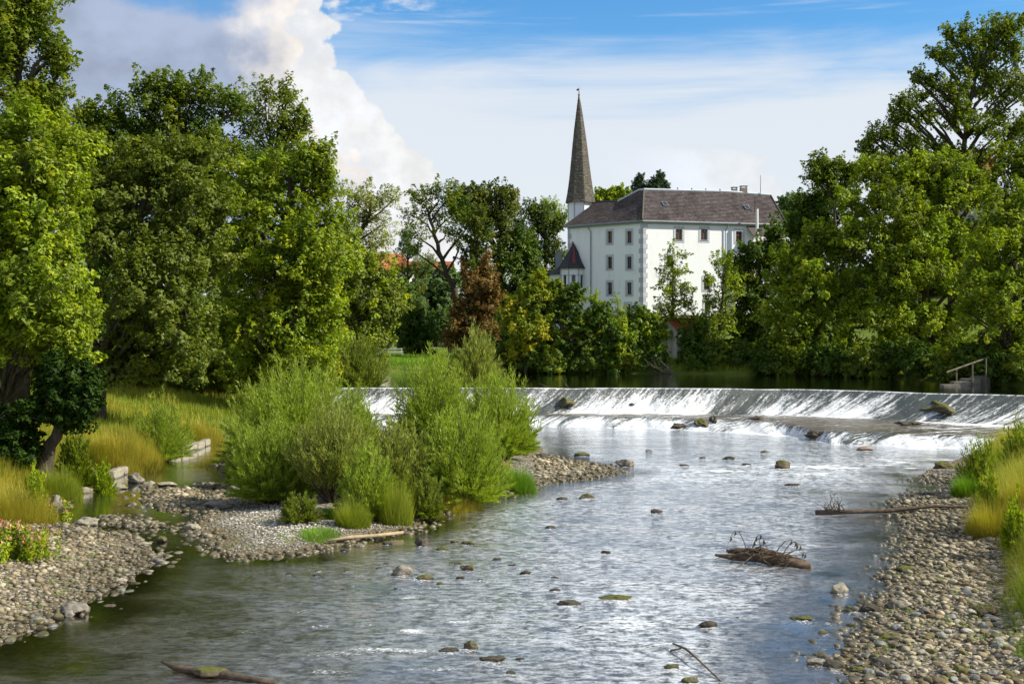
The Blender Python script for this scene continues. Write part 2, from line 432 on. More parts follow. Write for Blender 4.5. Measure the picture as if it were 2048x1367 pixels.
# ------------------------------------------------------------------ lower river
yy = 15600 / np.arange(190, 1060, 2.8)[::-1]; yy = np.concatenate([[3, 6, 9, 12], yy[yy > 14]])
xx = np.concatenate([np.arange(-31, -18, .5), np.arange(-18, 24, .14), np.arange(24, 40, .5)])
X, Y = np.meshgrid(xx, yy)
cx = np.interp(Y, [15, 30, 45, 60, 75], [-1, 1, 7, 12, 8])
deep = -np.minimum(terrain(X, Y)[0], 0)
rough = np.clip((deep - .04) / .22, np.where(X > 4, .32, .08), 1) * np.interp(X + (Y - 30) * .15, [-18, -9, -4, 2], [.08, .26, .50, 1])
calm = np.exp(-((X - 3) / 6) ** 2 - ((Y - 65) / 7) ** 2)
rough = rough * (1 - .75 * calm)
riff = np.exp(-((Y - (52 + .25 * (X - 12))) / 3.0) ** 2) * np.clip((X - 4) / 4, 0, 1) + np.exp(-((Y - 25) / 5.5) ** 2) * .6 * np.clip((X + 8) / 4, 0, 1) * np.clip((8 - X) / 5, 0, 1)
w = fbm(X * 1.1 + 3, Y * .8, 3) * .09 + fbm(X * 2.2 + 30 + Y * .4, Y * 3.0, 3) * .022 + fbm(X * 6 + 7, Y * 8, 2) * .012
big = fbm(X * .45, Y * .7 + 9, 3)
Zw = w * rough * .62 * (1 + .9 * riff + 1.0 * big)
foam = riff * np.clip(fbm(X * .9 + 40, Y * 2.2, 5) * 3.2 + .02, 0, 1) * 1.1
foam += np.clip(fbm(X * 1.7, Y * 3.1 + 70, 5) * 4 - .62, 0, 1) * rough * .62
fo = np.interp(X, ftX, ftY)
foam += np.exp(-np.clip(fo - Y, 0, 9) / (.8 + 1.2 * np.clip(vnoise(X * .8, Y * .3), 0, 1))) * (.7 + fbm(X * 2, Y * 2) * 1.2) * (X > -12)
foam = np.where(deep <= 0.01, 0, foam) * np.interp(X, [-12, -6], [.15, 1])
Zw = Zw + np.clip(foam, 0, 1) * .03
V = np.stack([X.ravel(), Y.ravel(), Zw.ravel()], 1)
i = np.arange(X.size).reshape(X.shape)
Fq = np.stack([i[:-1, :-1].ravel(), i[:-1, 1:].ravel(), i[1:, 1:].ravel(), i[1:, :-1].ravel()], 1)
keep = (V[Fq[:, 0], 1] < np.interp(V[Fq[:, 0], 0], ftX, ftY) + .5)
Fq = Fq[keep]
def water_mat(name, tint, bs, foamy=True, rough=.06, sc=1.0):
    m = newmat(name); p = pos()
    x, y, z = sep(p)
    q = comb(x * 1.0 + y * .15, y * 1.5, 0)
    h = nz(q, 2.6 * sc, 3, .5, .4) * .45 + nz(q, 7.5 * sc, 6, .68, .5) * .75 + nz(q, 24 * sc, 4, .7, .3) * .22
    if foamy:
        patch = sstep(nz(comb(x * .35 + y * .1, y * .5, 4), 1.0, 5, .62), .36, .64)
        nrm = bump(h * (attr('rough') * .95 + .05) * (patch * .75 + .25), bs, .12)
    else: nrm = bump(h, bs, .03)
    fr = S.nt.nodes.new('ShaderNodeFresnel'); fr.inputs['IOR'].default_value = 1.33; S.nt.links.new(nrm.s, fr.inputs['Normal'])
    f = S.m('MINIMUM', S(fr.outputs[0]) * 1.8 + .09, 1.0)  # reflection boosted past Fresnel to brighten the water
    under = shader('ShaderNodeBsdfTransparent', Color=tint)
    gl = shader('ShaderNodeBsdfGlossy', Color=(.97, .98, 1.0), Roughness=rough, Normal=nrm)
    sh = mixs(f, under, gl)
    if foamy:
        painted_sheen = sstep(nz(comb(x * .8, y * 1.5, 7), 5.5, 8, .75), .40, .62) * attr('rough') * attr('rough') * (patch * .4 + .6) * .56  # pale diffuse painted in to lift the river towards a bright sky reflection
        sh = mixs(painted_sheen, sh, shader('ShaderNodeBsdfDiffuse', Color=(.70, .75, .80), Normal=nrm))
        fm = attr('foam')
        fine = nz(comb(x * 1.2, y * 2.0, 0), 9, 6, .7)
        k = sstep(fm * .95 + fine * 1.9 + nz(comb(x, y * 2.2, 3), 26, 3, .6) * 1.0 - 1.92, .0, .34)
        sh = mixs(k, sh, shader('ShaderNodeBsdfDiffuse', Color=(.82, .84, .85), Normal=nrm))
    output(sh)
    return m
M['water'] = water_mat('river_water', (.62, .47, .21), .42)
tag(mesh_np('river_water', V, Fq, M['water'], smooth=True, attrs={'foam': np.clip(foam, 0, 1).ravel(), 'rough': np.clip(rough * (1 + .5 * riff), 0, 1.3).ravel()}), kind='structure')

# ------------------------------------------------------------------ upper pool
M['pool'] = water_mat('pool_water', (.20, .22, .12), .25, False, .02, .5)
pp = [(-12.6, 78.2)] + [(x, float(crest_y(x)) + .02) for x in np.arange(-12, 38.1, 1.0)] + [(60, 62), (60, 112), (-40, 112), (-40, 84), (-13, 80)]
pb = MB(); pb.add([(a, b, 2.1) for a, b in pp], [tuple(range(len(pp)))])
tag(pb.build('pool_water', M['pool']), kind='structure')

# ------------------------------------------------------------------ weir: sheet of water over stepped concrete
sx = np.arange(-12.6, 37, .09); ts = np.linspace(0, 1, 66)
Xg, T = np.meshgrid(sx, ts)
yc, ym, yb, yf = [np.interp(Xg, a, b) for a, b in ((crestX, crestY), (midX, midY), (brX, brY), (ftX, ftY))]
wob = fbm(Xg * .9, Xg * 0 + 5, 4)
ym = ym + wob * .9; yb = np.minimum(yb + fbm(Xg * 1.1, Xg * 0 + 31, 4) * 1.6, ym - .5); yf = np.minimum(yf + fbm(Xg * 1.1, Xg * 0 + 31, 4) * 1.6, yb - .45)
a_, b_ = .42, .64
Yg = np.where(T < a_, yc + (ym - yc) * (T / a_), np.where(T < b_, ym + (yb - ym) * ((T - a_) / (b_ - a_)), yb + (yf - yb) * ((T - b_) / (1 - b_))))
u1 = np.clip(T / a_, 0, 1); u3 = np.clip((T - b_) / (1 - b_), 0, 1)
Zg = 2.1 - 1.5 * (1 - (1 - u1) ** 1.35) - .06 * np.clip((T - a_) / (b_ - a_), 0, 1) - .56 * u3 ** 1.25
drop = ((T < a_) | (T > b_)).astype(float)
slide = Xg + (yc - Yg) * 1.0           # streaks slant a little downstream
st = fbm(slide * 3.2, Yg * .35, 4); st2 = fbm(slide * 9, Yg * 1.1 + 20, 3)
Zg = Zg + (st * .12 + st2 * .06) * np.clip(u1 * 4, 0, 1) * drop * np.where(T > b_, (1 - u3) * .9 + .1, 1) + fbm(Xg * 2, Yg * 2.5, 4) * .07 * (1 - drop)
thin = np.clip(fbm(Xg * .16 + 1.7, Xg * 0 + 2, 3) * 4 + .62, 0, 1)
lane = fbm(Xg * .55 + (yc - Yg) * .6, Yg * .1 + 44, 3)
fo1 = np.clip(u1 * 1.25 + .18, 0, 1.1) * (T < a_) * np.clip(.84 + lane * 1.4 + st * 1.2, 0, 1.15)
fo2 = np.where((T >= a_) & (T <= b_), np.clip(1 - (T - a_) / (b_ - a_) * 3, 0, 1) * .8 + .12 + np.clip(fbm(Xg * .8, Yg * 1.3 + 3, 4) * 1.6, 0, .6), 0)
fo2 = fo2 * np.interp(Xg, [14, 17, 21, 23, 26], [1, .22, .35, 1.0, 1.5])
fo3 = np.clip(u3 * 1.3 + .3, 0, 1) * (T > b_) * np.clip(.82 + fbm(slide * .9, Yg * .1 + 11, 3) * 2.0 + st * .8, 0, 1.2)
fo = fo1 + fo2 + fo3 + .95 * (T < .012)  # last term: thin white line along the crest
for c_, w_ in ((3.9, .9), (16.0, 1.3), (25.6, 1.7)):      # mossy gaps where little water runs
    gap = np.exp(-((Xg - c_ + (yc - Yg) * 1.0) / w_) ** 2)
    fo = fo * (1 - gap * .95 * (T < b_) * (T > .015))
    Zg = Zg - gap * .04
V = np.stack([Xg.ravel(), Yg.ravel(), Zg.ravel()], 1)
i = np.arange(Xg.size).reshape(Xg.shape)
Fq = np.stack([i[:-1, :-1].ravel(), i[1:, :-1].ravel(), i[1:, 1:].ravel(), i[:-1, 1:].ravel()], 1)
m = newmat('weir_water'); p = pos(); x, y, z = sep(p)
s_ = attr('slide'); fm = attr('foam')
q = comb(s_, y * .12, z * .25)
str1 = nz(q, 5.5, 6, .65, .2); str2 = nz(comb(s_, y * .5, z * .8), 13, 5, .7)
str3 = nz(comb(s_, y * .06, z * .1), 1.6, 4, .6)
k = sstep(fm * 1.05 + (str1 - .5) * 2.6 + (str2 - .5) * 2.2 + (str3 - .5) * 1.3 - .20, .0, .85)
rock = ramp(nz(p, 1.2, 6, .6), [(.35, (.035, .032, .022)), (.55, (.10, .075, .045)), (.7, (.07, .075, .02))])
nrm = bump(str1 + str2 * .7, .8, .08)
wet = shader('ShaderNodeBsdfPrincipled', Base_Color=mixc(attr('drop') * .75, rock, (.045, .065, .066)), Roughness=.24, Specular_IOR_Level=.4, Normal=nrm)
white = shader('ShaderNodeBsdfPrincipled', Base_Color=ramp(str2, [(.3, (.62, .66, .70)), (.7, (.86, .87, .88))]), Roughness=.6, Normal=nrm)
output(mixs(k, wet, white))
M['weir_water'] = m
tag(mesh_np('weir_water', V, Fq, m, smooth=True, attrs={'foam': fo.ravel(), 'slide': slide.ravel(), 'drop': drop.ravel()}), kind='structure')
# concrete body of the weir beneath the sheet
M['concrete'] = simple_mat('weathered_concrete', (.10, .09, .07), (.24, .22, .18), 2.5, .9, .6, .05, world=True)
wb = MB(); n = 60; vs = []
for k_ in range(n):
    x0 = -12.9 + k_ * 50.2 / (n - 1)
    c0, m0, b0, f0 = [float(np.interp(x0, a, b)) for a, b in ((crestX, crestY), (midX, midY), (brX, brY), (ftX, ftY))]
    m0 += 0; b0 = min(b0, m0 - .3)
    vs += [(x0, c0 + .7, .2), (x0, c0 + .7, 1.92), (x0, c0 + .05, 1.92), (x0, m0 + 1.1, .34), (x0, b0 + .7, .28), (x0, f0 + .7, -.5)]
wb.add(vs, [(k_ * 6 + j, k_ * 6 + j + 1, k_ * 6 + j + 7, k_ * 6 + j + 6) for k_ in range(n - 1) for j in range(5)])
o = wb.build('weir', M['concrete']); tag(o, 'stepped concrete weir under the falling white water', 'weir', kind='structure')

# ------------------------------------------------------------------ castle
_mesh_np = mesh_np
def mesh_np(name, V, Fc, mat, parent=None, smooth=False, attrs=None, loops=None):
    o = _mesh_np(name, V, Fc, mat, parent, smooth, attrs)
    if parent is not None and parent.type == 'EMPTY':
        o.matrix_parent_inverse = Matrix.Translation(-Vector(parent.location))
    return o
def plaster(name, c1, c2, stain=.5):
    m = newmat(name); p = pos(); x, y, z = sep(p)
    n = nz(p, .35, 6, .65); n2 = nz(comb(x * 1.0, y, z * .12), 1.6, 6, .7)
    c = mixc(sstep(n2 * .6 + n * .4, .5, .72) * stain, c1, c2)
    output(shader('ShaderNodeBsdfPrincipled', Base_Color=c, Roughness=.92, Specular_IOR_Level=.15, Normal=bump(nz(p, 7, 5, .6), .35, .03)))
    return m
M['plaster'] = plaster('white_plaster', (.84, .855, .88), (.58, .57, .55), .55)
M['old_plaster'] = plaster('old_plaster', (.50, .47, .42), (.20, .18, .15), 1.0)
M['trim'] = plaster('grey_trim_paint', (.42, .43, .48), (.32, .33, .36), .5)
M['trim2'] = plaster('light_grey_trim_paint', (.52, .535, .575), (.42, .43, .46), .5)
def tile_mat(name, c0, c1, c2, moss, mossamt):
    m = newmat(name); p = pos(); x, y, z = sep(p)
    v = attr('v')
    c = ramp(v, [(0, c0), (.5, c1), (1, c2)])
    n = nz(comb(x * .55, y * .55, z * .12), 1.0, 6, .65)
    c = mixc(sstep(n, .48, .66) * mossamt, c, moss)
    c = mixc(sstep(nz(p, 5, 5, .7), .58, .75) * .35, c, (.26, .24, .20))
    output(shader('ShaderNodeBsdfPrincipled', Base_Color=c, Roughness=.85, Specular_IOR_Level=.2, Normal=bump(nz(p, 9, 4, .6), .5, .02)))
    return m
M['rooftile'] = tile_mat('brown_roof_tile', (.058, .047, .045), (.088, .073, .071), (.128, .108, .105), (.040, .032, .030), .75)
M['shingle'] = tile_mat('grey_shingle', (.070, .062, .050), (.112, .100, .080), (.165, .150, .120), (.06, .053, .042), .4)
M['redtile'] = tile_mat('red_clay_tile', (.30, .085, .035), (.42, .13, .055), (.50, .19, .09), (.22, .09, .05), .4)
M['slate'] = tile_mat('dark_sheet_roof', (.040, .040, .046), (.055, .055, .062), (.075, .075, .085), (.035, .033, .035), .5)
M['rust'] = M['rust']
M['redpaint'] = simple_mat('red_sheet', (.15, .028, .028), (.22, .045, .045), 3, .6, .2, .01)
M['metal'] = simple_mat('zinc_metal', (.16, .18, .21), (.24, .27, .31), 2, .45, .1, .01, spec=.5)
M['palemetal'] = simple_mat('pale_ridge_metal', (.42, .48, .56), (.52, .58, .66), 2, .4, .1, .01, spec=.5)
M['windowwood'] = simple_mat('brown_window_wood', (.15, .06, .025), (.25, .11, .05), 4, .6, .2, .01)
M['darkwood'] = simple_mat('dark_window_wood', (.05, .035, .025), (.09, .06, .045), 4, .6, .2, .01)
M['brick'] = simple_mat('chimney_brick', (.24, .18, .14), (.42, .36, .30), 3, .9, .4, .02)
m = newmat('window_glass')
output(shader('ShaderNodeBsdfPrincipled', Base_Color=(.018, .02, .025), Roughness=.05, Specular_IOR_Level=.8, Normal=bump(nz(pos(), .8, 2), .12, .05)))
M['glass'] = m
m = newmat('white_paint'); output(shader('ShaderNodeBsdfPrincipled', Base_Color=(.72, .71, .68), Roughness=.6)); M['white'] = m

CC = P(1285, 441, 155); CL = P(1127, 452, 165); CR = P(1573, 448, 161.5)
ZE = 19.4; ZB = 4.4
for c_ in (CC, CL, CR): c_.z = ZE
dirL = (CL - CC).normalized(); dirR = (CR - CC).normalized()
nL = Vector((dirL.y, -dirL.x, 0)); nL = nL if nL.y < 0 else -nL
nR = Vector((dirR.y, -dirR.x, 0)); nR = nR if nR.y < 0 else -nR
CB1 = CL - nL * 12.5 + dirL * .5; CB2 = CR - nR * 13 ; CB1.z = CB2.z = ZE
castle = empty('castle', (22, 162, ZB), 'tall white castle with brown tiled roofs, grey quoins and a pointed grey spire', 'castle')
ov = .42
def inner(c, *dirs):
    q = c.copy()
    for d_ in dirs: q += d_
    return q
Wc = CC - (nL + nR) * (ov / (1 + nL.dot(nR))); Wl = CL - nL * ov - dirL * ov; Wr = CR - nR * ov - dirR * ov
Wb1 = CB1 + nL * ov - dirL * ov; Wb2 = CB2 + nR * ov - dirR * ov
class Face:
    def __init__(s, p0, p1, n): s.p0, s.p1, s.n = p0, p1, n; s.L = (p1 - p0).to_2d().length; s.d = (p1 - p0).normalized()
    def hit(s, px, py):
        a = (px - 1024) / F; dx, dy = s.p1.x - s.p0.x, s.p1.y - s.p0.y
        t = (a * s.p0.y - s.p0.x) / (dx - a * dy); Y = s.p0.y + t * dy
        return t * s.L, CAM_H - (py - HORIZON) / F * Y
    def pt(s, u, z, out=0.0): q = s.p0 + s.d * u + s.n * out; q.z = z; return q
def wall_with_holes(f, z0, z1, holes, depth=.34):
    """wall plane with real openings; hole = (u0,u1,v0,v1)"""
    us = sorted({0.0, f.L, *[h[0] for h in holes], *[h[1] for h in holes]})
    zs = sorted({z0, z1, *[h[2] for h in holes], *[h[3] for h in holes]})
    mb = MB()
    for i in range(len(us) - 1):
        for j in range(len(zs) - 1):
            uc, zc = (us[i] + us[i + 1]) / 2, (zs[j] + zs[j + 1]) / 2
            if any(h[0] < uc < h[1] and h[2] < zc < h[3] for h in holes): continue
            mb.add([f.pt(us[i], zs[j]), f.pt(us[i + 1], zs[j]), f.pt(us[i + 1], zs[j + 1]), f.pt(us[i], zs[j + 1])], [(0, 1, 2, 3)])
    for h in holes:
        a, b, c, e = h
        o_ = [f.pt(a, c), f.pt(b, c), f.pt(b, e), f.pt(a, e)]; i_ = [f.pt(a, c, -depth), f.pt(b, c, -depth), f.pt(b, e, -depth), f.pt(a, e, -depth)]
        mb.add(o_ + i_, [(0, 1, 5, 4), (1, 2, 6, 5), (2, 3, 7, 6), (3, 0, 4, 7)])
    return mb
def fbox(mb, f, u0, u1, z0, z1, o0, o1):
    v = [f.pt(u, z, o) for z in (z0, z1) for o in (o0, o1) for u in (u0, u1)]
    mb.add(v, [(0, 2, 3, 1), (4, 5, 7, 6), (0, 1, 5, 4), (2, 6, 7, 3), (0, 4, 6, 2), (1, 3, 7, 5)])
def window(f, h, wood, root, style='scallop'):
    a, b, c, e = h; mb = MB(); w = .055; dp = -.22
    fbox(mb, f, a, b, c, c + w, dp - .06, dp); fbox(mb, f, a, b, e - w, e, dp - .06, dp)
    fbox(mb, f, a, a + w, c + w, e - w, dp - .06, dp); fbox(mb, f, b - w, b, c + w, e - w, dp - .06, dp)
    mid = (a + b) / 2
    fbox(mb, f, mid - .045, mid + .045, c + w, e - w, dp - .05, dp + .02)
    ztr = c + (e - c) * .64
    fbox(mb, f, a + w, mid - .045, ztr - .04, ztr + .04, dp - .05, dp + .015); fbox(mb, f, mid + .045, b - w, ztr - .04, ztr + .04, dp - .05, dp + .015)
    for zz in (c + (e - c) * .33,):
        fbox(mb, f, a + w, mid - .045, zz - .02, zz + .02, dp - .045, dp + .005); fbox(mb, f, mid + .045, b - w, zz - .02, zz + .02, dp - .045, dp + .005)
    wo_ = mb.build('window', wood, root)
    for (u0, u1) in ((a + w, mid - .045), (mid + .045, b - w)):
        for (z0, z1) in ((c + w, ztr - .04), (ztr + .04, e - w)):
            g = MB(); g.add([f.pt(u0, z0, dp - .03), f.pt(u1, z0, dp - .03), f.pt(u1, z1, dp - .03), f.pt(u0, z1, dp - .03)], [(0, 1, 2, 3)])
            g.build('pane', M['glass'], wo_)
    # grey painted surround standing a little proud, scalloped along the top
    s = MB(); t = .28; o0, o1 = .002, .045
    if style:
        fbox(s, f, a - t, a, c - .06, e, o0, o1); fbox(s, f, b, b + t, c - .06, e, o0, o1); fbox(s, f, a - t, b + t, e, e + t * .8, o0, o1)
        fbox(s, f, a - t, b + t, c - .30, c - .06, o0, o1)
        n_ = 3; wd = (b - a + 2 * t) / n_
        for k in range(n_):
            uc = a - t + wd * (k + .5)
            v = [f.pt(uc + math.cos(math.pi * q / 8) * wd * .40, e + t * .8 + math.sin(math.pi * q / 8) * wd * .30, o_) for o_ in (o0, o1) for q in range(9)]
            s.add(v, [tuple(range(9, 18))] + [(q, q + 1, q + 10, q + 9) for q in range(8)])
        s.build('surround', M['trim2'] if f.n.x < 0 else M['trim2'], wo_)
        sl = MB(); fbox(sl, f, a - .08, b + .08, c - .06, c, -.15, .10); sl.build('sill', M['trim'], wo_)
def hole(f, px, py, wpx=12, hpx=25):
    u, z = f.hit(px, py); s = 155 / F
    hw = wpx / 2 * s * 1.18; hh = hpx / 2 * s
    return (u - hw, u + hw, z - hh, z + hh)
fL = Face(Wc, Wl, nL); fR = Face(Wc, Wr, nR)
HL = [hole(fL, x, y, 11, 24) for x in (1219.5, 1258.5) for y in (474, 525, 576.5)]
HLs = [hole(fL, 1145, 489, 5, 13), hole(fL, 1216, 616, 4, 9)]
HLd = [hole(fL, 1256, 622, 12, 28)]
HR = [hole(fR, x, y, 13, 22) for x, y in ((1358, 469), (1408.5, 469), (1478.5, 473))] + [hole(fR, x, y, 12, 24) for x, y in ((1340, 522), (1458, 520), (1345, 575), (1414, 567))] + [hole(fR, 1415, 611, 11, 19), hole(fR, 1470, 566, 12, 22)]
wall_with_holes(fL, ZB, ZE - .1, HL + HLs + HLd).build('wall', M['plaster'], castle)
wall_with_holes(fR, ZB, ZE - .1, HR).build('wall', M['plaster'], castle)
bk = MB()
for p0, p1 in ((Wl, Wb1), (Wb1, Wb2), (Wb2, Wr)):
    bk.add([(p0.x, p0.y, ZB), (p1.x, p1.y, ZB), (p1.x, p1.y, ZE - .1), (p0.x, p0.y, ZE - .1)], [(0, 1, 2, 3)])
bk.build('wall', M['plaster'], castle)
for h in HL: window(fL, h, M['darkwood'] if h[2] < 14 else M['windowwood'], castle)
for h in HR: window(fR, h, M['windowwood'] if h[2] > 14 else M['darkwood'], castle)
for h in HLs: window(fL, h, M['windowwood'], castle, None)
window(fL, HLd[0], M['darkwood'], castle)
# alternating quoins up the corners
def quoins(f, g, u_at, zlo, zhi, side):
    n = int((zhi - zlo) / .60); hgt = (zhi - zlo) / n
    for k in range(n):
        z0 = zlo + k * hgt; z1 = z0 + hgt - .012
        wA, wB = (.66, .42) if k % 2 else (.42, .66)
        q = MB()
        if u_at == 0:
            fbox(q, f, 0, wA, z0, z1, .003, .055); fbox(q, g, 0, wB, z0, z1, .003, .055)
        else:
            fbox(q, f, f.L - wA, f.L, z0, z1, .003, .055)
        q.build('quoin', M['trim'] if k % 2 else M['trim2'], castle)
quoins(fL, fR, 0, 7.0, ZE - .45, 0)
quoins(fL, fR, 1, 12.0, ZE - .45, 1)
# cornice line, gutters and downpipes
for f in (fL, fR):
    q = MB(); fbox(q, f, 0.0, f.L, ZE - .42, ZE - .12, .003, .12); q.build('cornice', M['trim2'], castle)
for a, b in ((CC, CL), (CC, CR)):
    q = MB(); q.tube([a + Vector((0, 0, -.10)), b + Vector((0, 0, -.10))], .13, 8); q.build('gutter', M['metal'], castle)
for f, px in ((fL, 1183), (fR, 1449.5)):
    u, _ = f.hit(px, 500); q = MB()
    q.tube([f.pt(u + .35, ZE - .15, ov), f.pt(u + .3, ZE - .5, ov * .8), f.pt(u, ZE - 1.0, .16), f.pt(u, 12, .16), f.pt(u, 5, .16)], .075, 8); q.build('downpipe', M['metal'], castle)
# roofs laid in courses of single tiles
def tiled(mb, eave, ridge, rows, cols, lift=.05, jit=.02, bow=0.0):
    """eave, ridge: functions of u in 0..1 giving points"""
    for j in range(rows):
        for i in range(cols):
            off = .5 / cols if j % 2 else 0
            u0 = max(0, i / cols - off); u1 = min(1, (i + 1) / cols - off + (off if i == cols - 1 else 0))
            if u1 - u0 < 1e-6: continue
            t0, t1 = j / rows, (j + 1) / rows
            q = [eave(u).lerp(ridge(u), t) for u, t in ((u0, t0), (u1, t0), (u1, t1), (u0, t1))]
            n_ = (q[1] - q[0]).cross(q[3] - q[0])
            if n_.length < 1e-9: n_ = (q[2] - q[0]).cross(q[3] - q[0])
            if n_.length < 1e-9: continue
            n_.normalize(); n_ = n_ if n_.z > 0 else -n_
            l = lift + random.uniform(0, jit)
            A = [q[0] + n_ * l, q[1] + n_ * l, q[2], q[3]]
            mb.add(A + [q[0] - n_ * .02, q[1] - n_ * .02], [(0, 1, 2, 3), (0, 4, 5, 1)], min(1, max(0, random.gauss(.5, .22))))
def pw(pts):
    ts = [i / (len(pts) - 1) for i in range(len(pts))] if not isinstance(pts[0], tuple) else [p[0] for p in pts]
    vs = pts if not isinstance(pts[0], tuple) else [p[1] for p in pts]
    def f(u):
        for i in range(len(ts) - 1):
            if u <= ts[i + 1] + 1e-9: return vs[i].lerp(vs[i + 1], (u - ts[i]) / (ts[i + 1] - ts[i]))
        return vs[-1].copy()
    return f
R1 = P(1288, 380, 161.5); R2 = P(1541, 391, 167.5); Rm = P(1450, 384, 165.4)
W1 = P(1236, 403, 166); W0 = P(1278, 381, 162.5); W2 = P(1191, 404, 170.5)
tb = MB()
tiled(tb, pw([CC, CL]), pw([(0, R1), (.12, W0), (.42, W1), (1, W2)]), 22, 46)
tiled(tb, pw([CC, CR]), pw([(0, R1), (.62, Rm), (1, R2)]), 22, 70)
tiled(tb, pw([CR, CB2]), pw([R2, R2 + Vector((-.05, .4, 0))]), 20, 30)
tiled(tb, pw([CL, CB1]), pw([W2, W2 + Vector((.1, .3, 0))]), 16, 26)
tiled(tb, pw([CB1, CB2]), pw([(0, W2), (.3, W1), (.4, R1), (1, R2)]), 14, 40)
roof = tb.build('roof', M['rooftile'], castle)
q = MB(); q.tube([W2 + Vector((0, 0, .06)), W1 + Vector((0, 0, .06))], .12, 6); q.build('ridge_cap', M['rooftile'], castle)
q = MB(); q.tube([W1 + Vector((0, 0, .06)), W0 + Vector((0, 0, .08)), R1 + Vector((0, 0, .1)), Rm + Vector((0, 0, .1)), R2 + Vector((0, 0, .1))], .15, 6); q.build('ridge_cap', M['palemetal'], castle)
q = MB(); q.tube([CC + Vector((0, 0, .12)), R1 + Vector((0, 0, .08))], .11, 6); q.build('hip_cap', M['shingle'], castle)
q = MB(); q.tube([CR + Vector((0, 0, .12)), R2 + Vector((0, 0, .08))], .11, 6); q.build('hip_cap', M['rooftile'], castle)
def roof_pt(px, py, lift=0):
    # on the right-hand roof plane
    n_ = (CR - CC).cross(R1 - CC).normalized(); n_ = n_ if n_.z > 0 else -n_
    o_ = Vector((0, 0, CAM_H)); dr = P(px, py, 100) - o_
    t = (CC - o_).dot(n_) / dr.dot(n_)
    return o_ + dr * t + n_ * lift, n_
for px, py in ((1329.5, 409.5), (1493, 416)):
    c_, n_ = roof_pt(px, py, .12); up = (Vector((0, 0, 1)) - n_ * n_.z).normalized(); sd_ = up.cross(n_)
    q = MB(); Mx = Matrix((sd_, up, n_)).transposed().to_4x4(); Mx.translation = c_
    q.box(-.36, .36, -.5, .5, -.1, .1, Mx); k = q.build('skylight', M['metal'], castle)
    g = MB(); g.box(-.28, .28, -.42, .42, .1, .115, Mx); g.build('pane', M['glass'], k)
for k in range(4):
    px = 1355 + k * 28.3; q = MB(); b_ = R1.lerp(R2, (px - 1288) / 253); b_ = P(px, 381.5 + k * .9, b_.y)
    q.tube([b_ + Vector((0, 0, -.1)), b_ + Vector((0, 0, .42))], .09, 6); q.build('vent_pipe', M['darkwood'], castle)
for px, w_, t_ in ((1468.5, .38, 375.5), (1487, .47, 373)):
    b_ = P(px, 385, 166.5); top = P(px, t_ + 3, 166.5).z
    q = MB(); q.box(b_.x - w_, b_.x + w_, b_.y - .4, b_.y + .4, b_.z - 1.2, top); ch = q.build('chimney', M['brick'], castle)
    q = MB(); q.box(b_.x - w_ - .07, b_.x + w_ + .07, b_.y - .47, b_.y + .47, top + .22, top + .29)
    for sx_ in (-1, 1):
        for sy_ in (-1, 1): q.box(b_.x + sx_ * w_ * .8 - .04, b_.x + sx_ * w_ * .8 + .04, b_.y + sy_ * .3 - .04, b_.y + sy_ * .3 + .04, top + .002, top + .22)
    q.build('chimney_cap', M['metal'], ch)
q = MB(); b_ = P(1521, 390, 166.8); q.tube([b_, P(1521, 350, 166.8)], [.06, .035], 6); q.build('antenna', M['metal'], castle)
b_, n_ = roof_pt(1510, 424); q = MB(); q.tube([b_, b_ + Vector((0, 0, 2.0))], .07, 6); q.build('vent_pipe', M['darkwood'], castle)
# lean-to and white flue by the right end
u_, z_ = fR.hit(1500, 452)
q = MB(); q.add([fR.pt(u_ - .6, z_ + .1, .02), fR.pt(u_ + 1.6, z_ + .1, .02), fR.pt(u_ + 1.9, z_ - 1.3, 1.3), fR.pt(u_ - .3, z_ - 1.3, 1.3), fR.pt(u_ - .6, z_ - .02, .02), fR.pt(u_ + 1.6, z_ - .02, .02), fR.pt(u_ + 1.9, z_ - 1.42, 1.3), fR.pt(u_ - .3, z_ - 1.42, 1.3)], [(0, 1, 2, 3), (7, 6, 5, 4), (0, 3, 7, 4), (3, 2, 6, 7), (2, 1, 5, 6)])
q.build('porch_roof', M['rooftile'], castle)
q = MB(); b_ = fR.pt(u_ + .1, 6, 1.7); q.tube([b_, Vector((b_.x, b_.y, P(1500, 418, b_.y).z))], .19, 10); q.build('flue_pipe', M['white'], castle)
